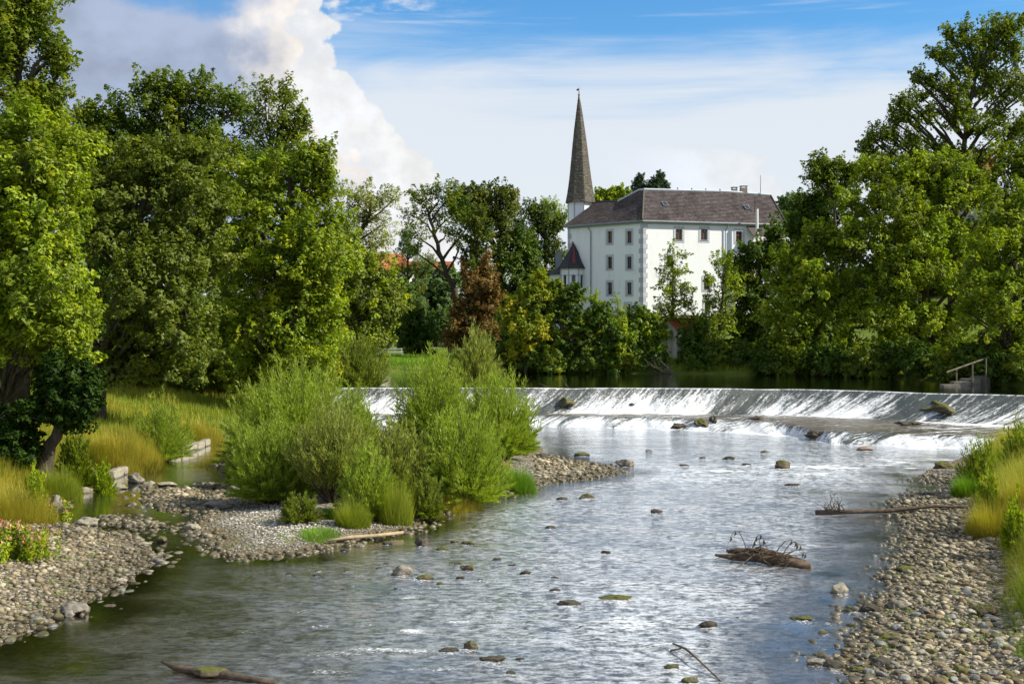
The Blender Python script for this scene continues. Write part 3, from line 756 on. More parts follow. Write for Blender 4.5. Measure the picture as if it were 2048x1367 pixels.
# ---- apse with pointed roof on the left front
def ngon(cx, cy, r, n, ph=0, z=0): return [Vector((cx + r * math.cos(2 * math.pi * k / n + ph), cy + r * math.sin(2 * math.pi * k / n + ph), z)) for k in range(n)]
u_, _ = fL.hit(1149, 560); ac = fL.pt(u_, 0, .35)
zc = 13.65; za = P(1154, 486, ac.y).z
NA = 8; PH = math.atan2(nL.y, nL.x) + .42
W_ = ngon(ac.x, ac.y, 1.78, NA, PH)
tur = MB(); arch = []
for k in range(NA):
    p0, p1 = W_[k], W_[(k + 1) % NA]; mid = (p0 + p1) / 2; n_ = Vector((mid.x - ac.x, mid.y - ac.y, 0)).normalized()
    if n_.dot(nL) < -.2: continue
    if (p1 - p0).x < 0: p0, p1 = p1, p0
    f = Face(p0, p1, n_)
    if n_.y < -.35:
        cu = f.L / 2; zw0, zw1 = P(1150, 576, mid.y).z, P(1150, 552, mid.y).z; hw = .27
        pts = [(cu - hw, zw0), (cu + hw, zw0)] + [(cu + hw * math.cos(a), zw1 + hw * math.sin(a)) for a in [math.pi * q / 8 for q in range(9)]]
        # panels round an arched opening
        zb, zt = 5.0, zc
        arc = pts[2:]
        for (u0, u1) in ((0, cu - hw), (cu + hw, f.L)):
            tur.add([f.pt(u0, zb), f.pt(u1, zb), f.pt(u1, zt), f.pt(u0, zt)], [(0, 1, 2, 3)])
        tur.add([f.pt(cu - hw, zb), f.pt(cu + hw, zb), f.pt(cu + hw, zw0), f.pt(cu - hw, zw0)], [(0, 1, 2, 3)])
        tur.add([f.pt(*a) for a in arc] + [f.pt(a[0], zt) for a in arc], [(q, q + 9, q + 10, q + 1) for q in range(8)])
        loop = [(cu - hw, zw0), (cu + hw, zw0)] + arc
        L_ = len(loop)
        tur.add([f.pt(*a) for a in loop] + [f.pt(a[0], a[1], -.2) for a in loop], [(q, (q + 1) % L_, (q + 1) % L_ + L_, q + L_) for q in range(L_)])
        arch.append((f, cu, hw, zw0, zw1))
    else:
        tur.add([f.pt(0, 5), f.pt(f.L, 5), f.pt(f.L, zc), f.pt(0, zc)], [(0, 1, 2, 3)])
    q = MB(); q.tube([f.pt(0, 5, .0), f.pt(0, zc - .02, .0)], .11, 6); q.build('corner_strip', M['trim'], castle)
    q = MB(); fbox(q, f, .1, f.L - .1, zc - 1.12, zc - 1.02, .003, .05); q.build('string_course', M['trim'], castle)
tur.build('apse_wall', M['plaster'], castle)
for f, cu, hw, z0, z1 in arch:
    w_ = MB()
    fbox(w_, f, cu - .03, cu + .03, z0, z1 + hw * .98, -.17, -.11)
    for zz in (z0 + .03, z0 + .45, z0 + .9, z1): fbox(w_, f, cu - hw, cu - .03, zz - .025, zz + .025, -.165, -.12); fbox(w_, f, cu + .03, cu + hw, zz - .025, zz + .025, -.165, -.12)
    a_w = w_.build('arched_window', M['darkwood'], castle)
    g = MB(); loop = [(cu - hw, z0), (cu + hw, z0)] + [(cu + hw * math.cos(a), z1 + hw * math.sin(a)) for a in [math.pi * q / 8 for q in range(9)]]
    g.add([f.pt(a, b, -.18) for a, b in loop], [tuple(range(len(loop)))]); g.build('pane', M['glass'], a_w)
E_ = ngon(ac.x, ac.y, 2.12, NA, PH, zc - .05); M_ = ngon(ac.x, ac.y, 1.5, NA, PH, zc + .75); apex = Vector((ac.x + .1, ac.y, za))
for k in range(NA):
    q = MB(); a, b, c_, d_ = E_[k], E_[(k + 1) % NA], M_[(k + 1) % NA], M_[k]
    q.add([a, b, c_, d_], [(0, 1, 2, 3)]); q.add([d_, c_, apex], [(0, 1, 2)])
    q.add([a, b, b - Vector((0, 0, .1)), a - Vector((0, 0, .1))], [(0, 1, 2, 3)])
    q.build('apse_roof_panel', M['slate'], castle)
    q = MB(); q.tube([a + Vector((0, 0, .02)), d_ + Vector((0, 0, .03)), apex], .045, 5); q.build('roof_seam', M['slate'], castle)
# red sheet on one facet of the apse roof
fac = max(range(NA), key=lambda k: (-(E_[k] + E_[(k + 1) % NA]).y / 2) - abs(((E_[k] + E_[(k + 1) % NA]) / 2).x - apex.x) * .3)
a, b, c_, d_ = E_[fac], E_[(fac + 1) % NA], M_[(fac + 1) % NA], M_[fac]
nn_ = (b - a).cross(d_ - a).normalized(); nn_ = nn_ if nn_.z > 0 else -nn_
q = MB(); q.add([d_.lerp(c_, .3) .lerp(a.lerp(b, .3), .25)+ nn_ * .03, d_.lerp(c_, .7).lerp(a.lerp(b, .6), .3) + nn_ * .03, d_.lerp(c_, .75) + nn_ * .06, apex.lerp(c_, .12) + nn_ * .1, apex.lerp(d_, .12) + nn_ * .1, d_.lerp(c_, .35) + nn_ * .06], [(0, 1, 2, 5), (5, 2, 3, 4)])
q.build('red_roof_sheet', M['redpaint'], castle)
# round annex further left
rc = P(1140, 560, 170); ze2 = P(1100, 546, 167.5).z
q = MB(); ring0 = ngon(rc.x, rc.y, 2.9, 20, 0, 5); ring1 = ngon(rc.x, rc.y, 2.9, 20, 0, ze2)
q.add(ring0 + ring1, [(k, (k + 1) % 20, (k + 1) % 20 + 20, k + 20) for k in range(20)]); q.build('annex_wall', M['plaster'], castle)
q = MB(); r0 = ngon(rc.x, rc.y, 3.35, 20, 0, ze2 - .05); r1 = ngon(rc.x, rc.y, 3.35, 20, 0, ze2 - .17); ap2 = Vector((rc.x + 1, rc.y - 1.5, P(1150, 512, rc.y).z))
q.add(r0 + r1 + [ap2], [(k, (k + 1) % 20, 40) for k in range(20)] + [(k, k + 20, (k + 1) % 20 + 20, (k + 1) % 20) for k in range(20)]); q.build('annex_roof', M['slate'], castle)
q = MB(); b_ = P(1117, 527, 169); q.box(b_.x - .42, b_.x + .42, b_.y - .4, b_.y + .4, b_.z - 1.2, P(0, 505, 169).z); q.build('chimney', M['metal'], castle)
# ---- tower and spire
sy = 171.0; sc_ = P(1161, 405, sy); zt = P(0, 405, sy).z; k_ = sy / F
q = MB(); r_ = 25.5 * k_; ring0 = ngon(sc_.x, sy, r_, 8, .22, 6); ring1 = ngon(sc_.x, sy, r_, 8, .22, zt)
q.add(ring0 + ring1, [(k, (k + 1) % 8, (k + 1) % 8 + 8, k + 8) for k in range(8)]); q.build('tower_wall', M['plaster'], castle)
for k in range(8):
    s_q = MB(); s_q.tube([ring0[k], ring1[k]], .09, 6); s_q.build('tower_corner_strip', M['trim'], castle)
prof = [(406, 31), (392, 28), (375, 25), (350, 21.5), (320, 18), (290, 14.8), (260, 11), (230, 6.9), (205, 3.2), (190, 1.0)]
pys = np.array([p[0] for p in prof][::-1]); hws = np.array([p[1] for p in prof][::-1])
rows = 72; sp = MB()
def sring(t):
    py = 406 + (190 - 406) * t; r = float(np.interp(py, pys, hws)) * k_ / .99; cxp = 1161.5 + (1158 - 1161.5) * t
    c_ = P(cxp, py, sy); return [Vector((c_.x + r * math.cos(2 * math.pi * k / 8 + .22), sy + r * math.sin(2 * math.pi * k / 8 + .22), c_.z)) for k in range(8)]
for j in range(rows):
    lo, hi = sring(j / rows), sring((j + 1) / rows)
    for k in range(8):
        a, b, c_, d_ = lo[k], lo[(k + 1) % 8], hi[(k + 1) % 8], hi[k]
        n_ = Vector(((a + b).x / 2 - sc_.x, (a + b).y / 2 - sy, 0)).normalized()
        m_ = max(1, int((b - a).length / .22))
        for i in range(m_):
            u0, u1 = i / m_, (i + 1) / m_; l = .03 + random.random() * .025
            sp.add([a.lerp(b, u0) + n_ * l, a.lerp(b, u1) + n_ * l, d_.lerp(c_, u1), d_.lerp(c_, u0), a.lerp(b, u0) - n_ * .01, a.lerp(b, u1) - n_ * .01], [(0, 1, 2, 3), (0, 4, 5, 1)], min(1, max(0, random.gauss(.5, .25))))
base_r = sring(0); sp.add(base_r, [tuple(range(8))])
spire = sp.build('spire', M['shingle'], castle)
q = MB(); t0 = P(1158, 192, sy); q.tube([t0, P(1158, 178, sy)], [.10, .03], 6)
q.build('spire_pole', M['darkwood'], spire)
bm_v = []; q = MB(); c_ = P(1158, 189.5, sy)
q.tube([c_ + Vector((0, 0, -.16)), c_ + Vector((0, 0, -.1)), c_, c_ + Vector((0, 0, .1)), c_ + Vector((0, 0, .16))], [.03, .14, .17, .14, .03], 10); q.build('spire_ball', M['rust_metal'] if 'rust_metal' in M else M['brick'], spire)
q = MB(); c_ = P(1157.6, 180, sy); q.add([c_ + Vector((-.38, 0, .0)), c_ + Vector((-.2, 0, .16)), c_ + Vector((-.02, 0, .2)), c_ + Vector((.0, 0, -.05)), c_ + Vector((-.2, 0, -.16)), c_ + Vector((-.38, 0, .0)) + Vector((0, .02, 0))], [(0, 1, 2, 3, 4)])
q.box(c_.x - .15, c_.x + .2, sy - .015, sy + .015, c_.z + .22, c_.z + .26); q.build('weathervane', M['darkwood'], spire)

# ------------------------------------------------------------------ other buildings
def house(label, cx, cy, zb, w, d_, he, hr, rz, wallm, roofm, nwin=3):
    r = empty('house', (cx, cy, zb), label, 'house')
    Mx = Matrix.Translation((cx, cy, zb)) @ Matrix.Rotation(rz, 4, 'Z')
    q = MB(); pts = [(-w / 2, -d_ / 2), (w / 2, -d_ / 2), (w / 2, d_ / 2), (-w / 2, d_ / 2)]
    v = [Mx @ Vector((a, b, 0)) for a, b in pts] + [Mx @ Vector((a, b, he)) for a, b in pts] + [Mx @ Vector((-w / 2, 0, he + hr)), Mx @ Vector((w / 2, 0, he + hr))]
    q.add(v, [(0, 1, 5, 4), (1, 2, 6, 9, 5), (2, 3, 7, 6), (3, 0, 4, 8, 7)]); q.build('wall', wallm, r)
    t = MB(); o_ = .35
    tiled(t, pw([Mx @ Vector((-w / 2 - o_, -d_ / 2 - o_, he - o_ * hr / d_ * 2 + .05)), Mx @ Vector((w / 2 + o_, -d_ / 2 - o_, he - o_ * hr / d_ * 2 + .05))]), pw([Mx @ Vector((-w / 2 - o_, 0, he + hr + .05)), Mx @ Vector((w / 2 + o_, 0, he + hr + .05))]), 14, max(8, int(w * 2.5)))
    tiled(t, pw([Mx @ Vector((-w / 2 - o_, d_ / 2 + o_, he - o_ * hr / d_ * 2 + .05)), Mx @ Vector((w / 2 + o_, d_ / 2 + o_, he - o_ * hr / d_ * 2 + .05))]), pw([Mx @ Vector((-w / 2 - o_, 0, he + hr + .05)), Mx @ Vector((w / 2 + o_, 0, he + hr + .05))]), 14, max(8, int(w * 2.5)))
    t.build('roof', roofm, r)
    for k in range(nwin):
        u = -w / 2 + w * (k + .5) / nwin
        b = MB(); b.box(u - .5, u + .5, -d_ / 2 - .04, -d_ / 2 + .05, he * .45, he * .45 + 1.2, Mx); fr_ = b.build('window', M['white'], r)
        b = MB(); b.box(u - .42, u + .42, -d_ / 2 - .055, -d_ / 2 - .041, he * .45 + .08, he * .45 + 1.12, Mx); b.build('pane', M['glass'], fr_)
    return r
a = P(768, 540, 240); house('pale house with a steep red tiled roof far behind the left trees', a.x, a.y, a.z - 6, 8, 8, 6, 3.3, R(38), M['white'], M['redtile'])
a = P(856, 540, 250); house('long red roofed house seen far off below the bare tree limb', a.x, a.y, a.z - 5.5, 9.5, 8, 5.5, 1.8, R(8), M['white'], M['redtile'])
a = P(1905, 372, 145); house('red roofed house half hidden behind the tall ash trees on the right bank', a.x, a.y, a.z - 12, 9, 8, 12, 3.2, R(-20), M['old_plaster'], M['redtile'], 2)
a = P(1368, 740, 106); a.z = 2.4
house('small derelict river hut with weathered plaster and an orange tiled roof under the castle', a.x + .1, a.y + 2.0, 1.9, 2.6, 2.4, 4.0, .75, R(24), M['old_plaster'], M['redtile'], 0)

# ------------------------------------------------------------------ trees
def unit(v): return v / (np.linalg.norm(v, axis=-1, keepdims=True) + 1e-9)
def leaves_np(P0, N0, size, aspect, jitter=.6, droop=.25, curl=.0):
    """rhombic leaves at P0 facing N0 -> V, F"""
    n = len(P0)
    nn = unit(N0 + rng.normal(0, jitter, (n, 3)))
    t = unit(np.cross(nn, unit(rng.normal(0, 1, (n, 3)))))
    t[:, 2] -= droop; t = unit(t)
    b = np.cross(nn, t)
    s = (size * 1.04 * rng.uniform(.65, 1.35, n))[:, None]
    w_ = s * aspect * .62
    V = np.stack([P0 - t * s * .45 - b * w_, P0 - t * s * .35 + b * w_, P0 + t * s * .65], 1).reshape(-1, 3)
    return V, np.arange(n * 3).reshape(n, 3)
NLEAF = [0]
def crown_points(lobes, rc, per, fill=.16, flat=.78):
    """lobes (k,6): centre, radii -> clump centres and leaf points, in tufts with gaps between them"""
    PC, CR_ = [], []
    for L in lobes:
        c, r = np.array(L[:3]), np.array(L[3:6])
        area = 4 * math.pi * (r[0] * r[2] + r[0] * r[1] + r[1] * r[2]) / 3
        n = max(6, int(area / (rc * rc * 1.5)))
        d_ = unit(rng.normal(0, 1, (n, 3))); d_[:, 2] = np.where(d_[:, 2] < -.55, -d_[:, 2], d_[:, 2])
        rad = np.where(rng.random(n) < fill, rng.uniform(.25, .7, n), rng.uniform(.72, 1.02, n) + (rng.random(n) < .12) * rng.uniform(.05, .28, n))
        PC.append(c + d_ * r * rad[:, None]); CR_.append(d_)
    PC = np.concatenate(PC); CD = np.concatenate(CR_)
    n = len(PC); cs = rng.uniform(.5, 1.5, n) * rc; m = (per * 1.36 * (cs / rc) ** 1.7 * rng.uniform(.7, 1.2, n)).astype(int) + 3
    idx = np.repeat(np.arange(n), m); k = len(idx)
    # each clump is a spray of leaves drawn out along its twig
    A = unit(CD * .75 + np.array([0, 0, .38]) + rng.normal(0, .38, (n, 3)))
    t = rng.random(k) ** .8; q = rng.normal(0, 1, (k, 3)); q -= (q * A[idx]).sum(1, keepdims=True) * A[idx]
    q = unit(q); rr = rng.random(k) ** .5
    wd = np.sin(np.clip(t, .02, .98) * math.pi) ** .7 * (1 - .35 * t)
    LP = PC[idx] + A[idx] * ((t - .45) * cs[idx] * 2.1)[:, None] + q * (rr * wd * cs[idx] * .72)[:, None] * np.array([1, 1, flat])
    LP[:, 2] -= (rr * wd) ** 2 * cs[idx] * .22
    LN = unit(q * .45 + CD[idx] * .4 + np.array([0, 0, .6]))
    return PC, LP, LN, idx
def tree(name, label, cat, Y, mat, trunk, lobes, leaf=0.192, aspect=.55, rc=.75, per=46, trunk_r=.28, bark='bark', group=None, zb=None, depth=1.0, twigs=True, flat=.85, tube=6, droop=.15, sway=0, jit=.42, fill=.16, colorspread=.6, sat=True):
    """lobes: (px, py, rx, ry[, depth offset m]) in photograph pixels; trunk: list of px,py or world base"""
    k = Y / F
    W = []
    if rc >= .6 and sat:      # break every bough into a main mass and smaller outer sprays
        extra = []
        for L in lobes:
            for _ in range(3):
                a_ = random.uniform(-.5, math.pi + .5); q_ = random.uniform(.62, .9)
                extra.append((L[0] + math.cos(a_) * L[2] * q_, L[1] - math.sin(a_) * L[3] * q_, L[2] * random.uniform(.25, .5), L[3] * random.uniform(.25, .48)) + ((L[4] + random.uniform(-1, 1),) if len(L) > 4 else ()))
        lobes = [(L[0] + random.uniform(-.12, .12) * L[2], L[1] + random.uniform(-.1, .1) * L[3], L[2] * random.uniform(.72, .92), L[3] * random.uniform(.7, .9)) + tuple(L[4:]) for L in lobes] + extra
    for i, L in enumerate(lobes):
        off = L[4] if len(L) > 4 else random.uniform(-1, 1) * L[2] * k * .55
        c = P(L[0], L[1], Y + off)
        ry = (L[2] * .5 + L[3] * .5) * k * .95 * depth
        W.append((c.x, c.y, c.z, L[2] * k, ry, L[3] * k))
    W = np.array(W)
    bx, by = P(trunk[0][0], 0, Y).x, Y
    bz = th(bx, by) - .15 if zb is None else zb
    root = empty(name, (bx, by, bz), label, cat, group)
    # trunk line through the listed pixels
    line = [Vector((bx, by, bz))] + [P(px, py, Y) for px, py in trunk[1:]]
    mb = MB()
    radii = [trunk_r * (1 - .62 * i / max(1, len(line) - 1)) for i in range(len(line))]; radii[0] *= 1.35
    fine_l, fine_r = [], []
    for i in range(len(line) - 1):
        for j in range(3):
            t = j / 3; p_ = line[i].lerp(line[i + 1], t)
            fine_l.append(p_ + Vector((random.uniform(-1, 1), random.uniform(-1, 1), 0)) * (trunk_r * .35 if i + j else 0)); fine_r.append(radii[i] * (1 - t) + radii[i + 1] * t)
    fine_l.append(line[-1]); fine_r.append(radii[-1])
    mb.tube(fine_l, fine_r, 9)
    PC, LP, LN, idx = crown_points(W, rc, per, fill, flat)
    # limbs from the trunk to each lobe, branches on to the clumps
    hubs = []
    for L in W:
        c = Vector(L[:3]) - Vector((0, 0, L[5] * .35))
        cand = [(q_ - c).length + 3 * max(0, q_.z - (c.z - .95 * math.hypot(q_.x - c.x, q_.y - c.y))) for q_ in fine_l]; j = int(np.argmin(cand)); j = max(2, min(j, len(fine_l) - 1))
        s_ = fine_l[j]; mid = s_.lerp(c, .5) + Vector((random.uniform(-.3, .3), random.uniform(-.3, .3), (c - s_).length * .08))
        r0 = min(fine_r[j] * .7, trunk_r * .45)
        mb.tube([s_, s_.lerp(mid, .5) + Vector((random.uniform(-.15, .15), 0, .05)), mid, c], [r0, r0 * .8, r0 * .62, r0 * .4], 6)
        hubs.append((c, r0 * .4))
    if twigs:
        HC = np.array([list(h[0]) for h in hubs])
        near = np.argmin(((PC[:, None] - HC[None]) ** 2).sum(-1), 1)
        for j, pc in enumerate(PC):
            if random.random() < .5: continue
            h, r0 = hubs[near[j]]; e = Vector(pc); mid = h.lerp(e, .5) + Vector((random.uniform(-.2, .2), random.uniform(-.2, .2), -.05 * (e - h).length))
            mb.tube([h, mid, e], [r0 * .55, r0 * .35, .012], 3, cap=False)
    mb.build('trunk', M[bark], root, smooth=True)
    NLEAF[0] += len(LP)
    V, Fq = leaves_np(LP, LN, leaf, aspect, jit, droop)
    cv = rng.normal(.5, .22, len(PC)); v = np.clip(cv[idx] * colorspread + (1 - colorspread) * .5 + rng.normal(0, .16, len(LP)), 0, 1)
    if isinstance(mat, (tuple, list)):
        o = mesh_np('crown', V, Fq, M[mat[0]], root, attrs={'v': np.repeat(v, 3)})
        o.data.materials.append(M[mat[1]])
        sel = (LP[:, 2] > mat[2](LP[:, 0], LP[:, 1])) if callable(mat[2]) else (rng.random(len(PC)) < mat[2])[idx]
        o.data.polygons.foreach_set('material_index', sel.astype(np.int32))
    else:
        mesh_np('crown', V, Fq, M[mat], root, attrs={'v': np.repeat(v, 3)})
    return root

# --- left bank, front to back
tree('broadleaf_tree', 'sunlit yellow green tree with a dark trunk at the left edge of the river meadow', 'tree', 50, ('bright', 'yellowgreen', .5), [(8, 830), (10, 760), (25, 690), (40, 560), (50, 420)],
     [(50, 300, 110, 80), (30, 400, 120, 100, -1.5), (110, 430, 70, 80), (-60, 420, 120, 120), (60, 520, 130, 100, -2), (120, 560, 55, 70), (-40, 560, 110, 100), (30, 620, 120, 90, -2.5), (105, 660, 75, 60, -1), (60, 700, 105, 45, -2), (-50, 680, 90, 70), (130, 380, 40, 50)],
     leaf=0.178, per=50, trunk_r=.21, rc=.62)
tree('ash_tree', 'very tall dark ash whose crown leaves the frame at the top left', 'tree', 60, 'ash', [(40, 820), (45, 600), (50, 400), (40, 200), (30, 60)],
     [(0, 20, 95, 60), (50, 90, 70, 60), (95, 130, 35, 40), (10, 160, 100, 80), (100, 200, 30, 50), (60, 240, 70, 60), (-60, 100, 100, 120), (110, 290, 45, 60), (0, 320, 80, 80), (60, 30, 45, 40)],
     leaf=0.192, per=44, trunk_r=.4, rc=.7)
tree('maple_tree', 'olive maple with arching dark limbs standing in the meadow left of the river', 'tree', 61, ('maple', 'olive', .3), [(195, 830), (205, 740), (225, 640), (255, 560), (275, 470), (300, 380)],
     [(345, 325, 85, 55), (205, 320, 60, 50), (280, 390, 120, 70), (395, 420, 55, 80), (170, 420, 55, 80), (230, 480, 100, 80), (345, 520, 85, 70, -1.5), (415, 510, 42, 60), (290, 590, 100, 70, -2), (395, 600, 50, 60), (230, 650, 70, 60), (340, 670, 80, 60, -2), (400, 690, 45, 50), (250, 740, 70, 45), (355, 745, 65, 38, -1.5)],
     leaf=0.163, aspect=.75, rc=.6, per=46, trunk_r=.36)
tree('slim_tree', 'thin brown trunked tree behind the olive maple', 'tree', 66, 'deep', [(190, 820), (192, 700), (190, 560), (188, 430)],
     [(180, 400, 50, 60), (150, 500, 45, 70), (210, 560, 50, 80), (160, 640, 50, 70), (150, 740, 60, 60)], leaf=0.192, rc=.7, per=40, trunk_r=.16, bark='pale_bark')
tree('ash_tree', 'dark rounded ash standing tallest behind the olive maple', 'tree', 80, ('ash', 'deep', .4), [(350, 790), (350, 600), (355, 450), (360, 300)],
     [(200, 230, 40, 32), (180, 265, 40, 30), (290, 205, 60, 45), (250, 255, 60, 40), (375, 195, 68, 38), (440, 225, 60, 45), (340, 265, 90, 60), (440, 310, 80, 60), (250, 320, 80, 50), (330, 380, 90, 70), (430, 400, 60, 70)],
     leaf=0.222, rc=.8, per=44, trunk_r=.42)
tree('maple_tree', 'olive green maple top showing branches beside the tall dark ash', 'tree', 83, ('maple', 'ash', .35), [(520, 790), (520, 600), (530, 450), (545, 320)],
     [(505, 200, 42, 32), (570, 215, 42, 38), (600, 255, 26, 34), (540, 265, 60, 45), (590, 310, 48, 45), (500, 310, 60, 60), (560, 370, 70, 60)],
     leaf=0.207, rc=.75, per=26, trunk_r=.3)
tree('ash_tree', 'bright green ash with feathery branch tips in the middle of the left bank', 'tree', 74, ('bright', 'ash', .45), [(540, 800), (545, 680), (560, 560), (570, 450), (580, 350)],
     [(490, 370, 65, 55), (585, 345, 55, 45), (645, 315, 32, 34), (655, 370, 32, 45), (540, 440, 95, 65), (635, 430, 55, 55), (675, 470, 30, 45), (480, 500, 55, 70), (580, 520, 95, 70, -2), (650, 540, 52, 60), (500, 590, 70, 70), (600, 610, 80, 65, -2), (540, 670, 85, 60, -2), (640, 680, 55, 55), (470, 690, 45, 65), (590, 735, 75, 40, -2), (490, 760, 55, 35)],
     leaf=0.207, rc=.72, per=44, trunk_r=.36)
tree('lime_tree', 'soft olive green tree at the end of the left bank wood beside the pool', 'tree', 86, ('olive', 'bright', .4), [(705, 745), (705, 660), (710, 580)],
     [(690, 555, 62, 50), (750, 575, 45, 45), (775, 610, 24, 40), (715, 620, 70, 55), (765, 660, 32, 42), (700, 680, 70, 45), (660, 600, 50, 70), (745, 700, 45, 32)],
     leaf=0.207, rc=.7, per=46, trunk_r=.3)
tree('willow_tree', 'leaning willow with thin grey green foliage and bare dark limbs against the bright cloud', 'tree', 92, 'willow_grey', [(660, 740), (668, 600), (680, 525), (715, 480), (738, 430), (745, 390)],
     [(760, 400, 36, 26), (785, 395, 14, 16), (735, 420, 40, 34), (765, 440, 34, 28), (710, 390, 26, 22), (695, 460, 45, 40), (745, 480, 40, 32), (690, 520, 50, 40), (755, 510, 32, 26)],
     leaf=0.20, aspect=.34, rc=.8, per=46, trunk_r=.26, fill=.35, sat=False)
# --- middle distance beyond the pool
tree('robinia_tree', 'open crowned tree with a long leaning bare trunk beyond the pool', 'tree', 118, ('ash', 'deep', .5), [(962, 722), (945, 680), (915, 600), (885, 520), (868, 470), (858, 430)],
     [(852, 395, 28, 22), (882, 388, 22, 20), (910, 385, 18, 14), (838, 430, 26, 24), (868, 430, 26, 22), (905, 420, 26, 28), (842, 470, 22, 24), (828, 498, 16, 12), (930, 450, 26, 34), (890, 465, 20, 18), (918, 490, 18, 18), (838, 398, 14, 18)],
     leaf=0.24, rc=.8, per=24, trunk_r=.36, bark='bark', sat=False)
tree('chestnut_tree', 'horse chestnut with rusty brown leaves in front of the dark green trees', 'tree', 116, ('rust', 'autumn', lambda x, y: P(0, 520, 116).z + 1.2 * np.sin(x * 2.1)), [(940, 722), (945, 640), (950, 520)],
     [(955, 440, 14, 22), (957, 475, 22, 24), (950, 515, 30, 28), (955, 560, 36, 34), (945, 605, 36, 34), (978, 610, 22, 38), (925, 650, 28, 30), (962, 655, 32, 34), (908, 685, 22, 20)],
     leaf=0.252, rc=.7, per=46, trunk_r=.34, sat=False)
tree('lime_tree', 'large dark green tree tinged yellow at its top, left of the castle', 'tree', 124, ('deep', 'autumn', lambda x, y: P(0, 470, 124).z + 2.5 * np.sin(x * .9)), [(1005, 722), (1005, 600), (1000, 460)],
     [(940, 395, 34, 20), (985, 392, 36, 22), (1010, 410, 22, 28), (950, 430, 40, 34), (1000, 460, 46, 40), (1035, 500, 40, 40), (1000, 540, 56, 50), (1050, 555, 32, 40), (1010, 610, 56, 50), (1060, 610, 26, 36), (1010, 680, 55, 45), (920, 430, 22, 30)],
     leaf=0.266, rc=.9, per=46, trunk_r=.45)
tree('oak_tree', 'yellow tinged tree close behind the left end of the castle', 'tree', 180, ('autumn', 'deep', .5), [(1090, 680), (1090, 560), (1092, 440)],
     [(1055, 430, 24, 20), (1096, 428, 22, 18), (1085, 460, 34, 28), (1108, 465, 20, 30), (1080, 510, 40, 36), (1110, 520, 26, 34), (1075, 560, 44, 40), (1060, 470, 20, 30)],
     leaf=0.266, rc=.9, per=40, trunk_r=.4)
tree('ash_tree', 'thin topped tree showing sky through it just left of the church spire', 'tree', 188, 'bright', [(1120, 640), (1110, 520), (1105, 450)],
     [(1098, 420, 28, 16), (1120, 440, 18, 22), (1090, 455, 22, 22)], leaf=0.252, rc=.8, per=26, trunk_r=.25)
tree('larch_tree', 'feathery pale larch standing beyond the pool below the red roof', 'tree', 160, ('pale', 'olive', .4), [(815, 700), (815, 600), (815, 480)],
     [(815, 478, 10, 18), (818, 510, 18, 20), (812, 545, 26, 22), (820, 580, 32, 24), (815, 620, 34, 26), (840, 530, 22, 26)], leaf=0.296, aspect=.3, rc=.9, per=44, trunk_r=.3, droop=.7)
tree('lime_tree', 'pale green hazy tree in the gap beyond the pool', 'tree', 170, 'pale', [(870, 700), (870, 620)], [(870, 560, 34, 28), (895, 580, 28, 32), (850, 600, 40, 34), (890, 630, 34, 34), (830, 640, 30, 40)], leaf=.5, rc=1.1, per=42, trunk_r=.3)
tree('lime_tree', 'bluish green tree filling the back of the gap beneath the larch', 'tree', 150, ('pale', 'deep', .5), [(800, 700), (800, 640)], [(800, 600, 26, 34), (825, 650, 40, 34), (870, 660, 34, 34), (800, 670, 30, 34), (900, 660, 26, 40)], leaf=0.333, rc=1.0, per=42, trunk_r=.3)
tree('yew_tree', 'dark rounded tree on the park lawn right of the white railing', 'tree', 126, 'deep', [(828, 716), (828, 680)], [(825, 645, 24, 24), (815, 675, 28, 28), (845, 670, 28, 30), (828, 700, 36, 16)], leaf=0.252, rc=.8, per=56, trunk_r=.2)
for px, py, s_, lb in ((1279, 352, 1.0, 'small dark spruce top above the castle roof, left of its pair'), (1318, 350, 1.35, 'broad dark spruce top above the castle roof ridge'), (1303, 366, .5, 'lowest dark spruce tip between its two taller neighbours above the roof')):
    tree('spruce_tree', lb, 'tree', 215, 'spruce', [(px, 480), (px, 400), (px, py + 4)], [(px, py + 6, 3.5 * s_, 6 * s_), (px, py + 16, 8 * s_, 7 * s_), (px - 3 * s_, py + 28, 11 * s_, 8 * s_), (px + 5 * s_, py + 24, 9 * s_, 6 * s_), (px, py + 42, 16 * s_, 10 * s_)], leaf=0.407, aspect=.25, rc=.7, per=30, trunk_r=.2, droop=.1, zb=8)
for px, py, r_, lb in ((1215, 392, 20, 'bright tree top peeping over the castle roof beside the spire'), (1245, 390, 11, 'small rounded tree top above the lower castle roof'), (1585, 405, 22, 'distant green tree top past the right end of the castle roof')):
    tree('lime_tree', lb, 'tree', 205, 'bright' if px < 1300 else 'pale', [(px, 480), (px, 420)], [(px, py, r_, 9), (px - r_ * .5, py + 14, r_, 12), (px + r_ * .6, py + 12, r_, 12), (px, py + 36, r_ * 1.5, 20)], leaf=.5, rc=1.0, per=36, trunk_r=.2, zb=8)
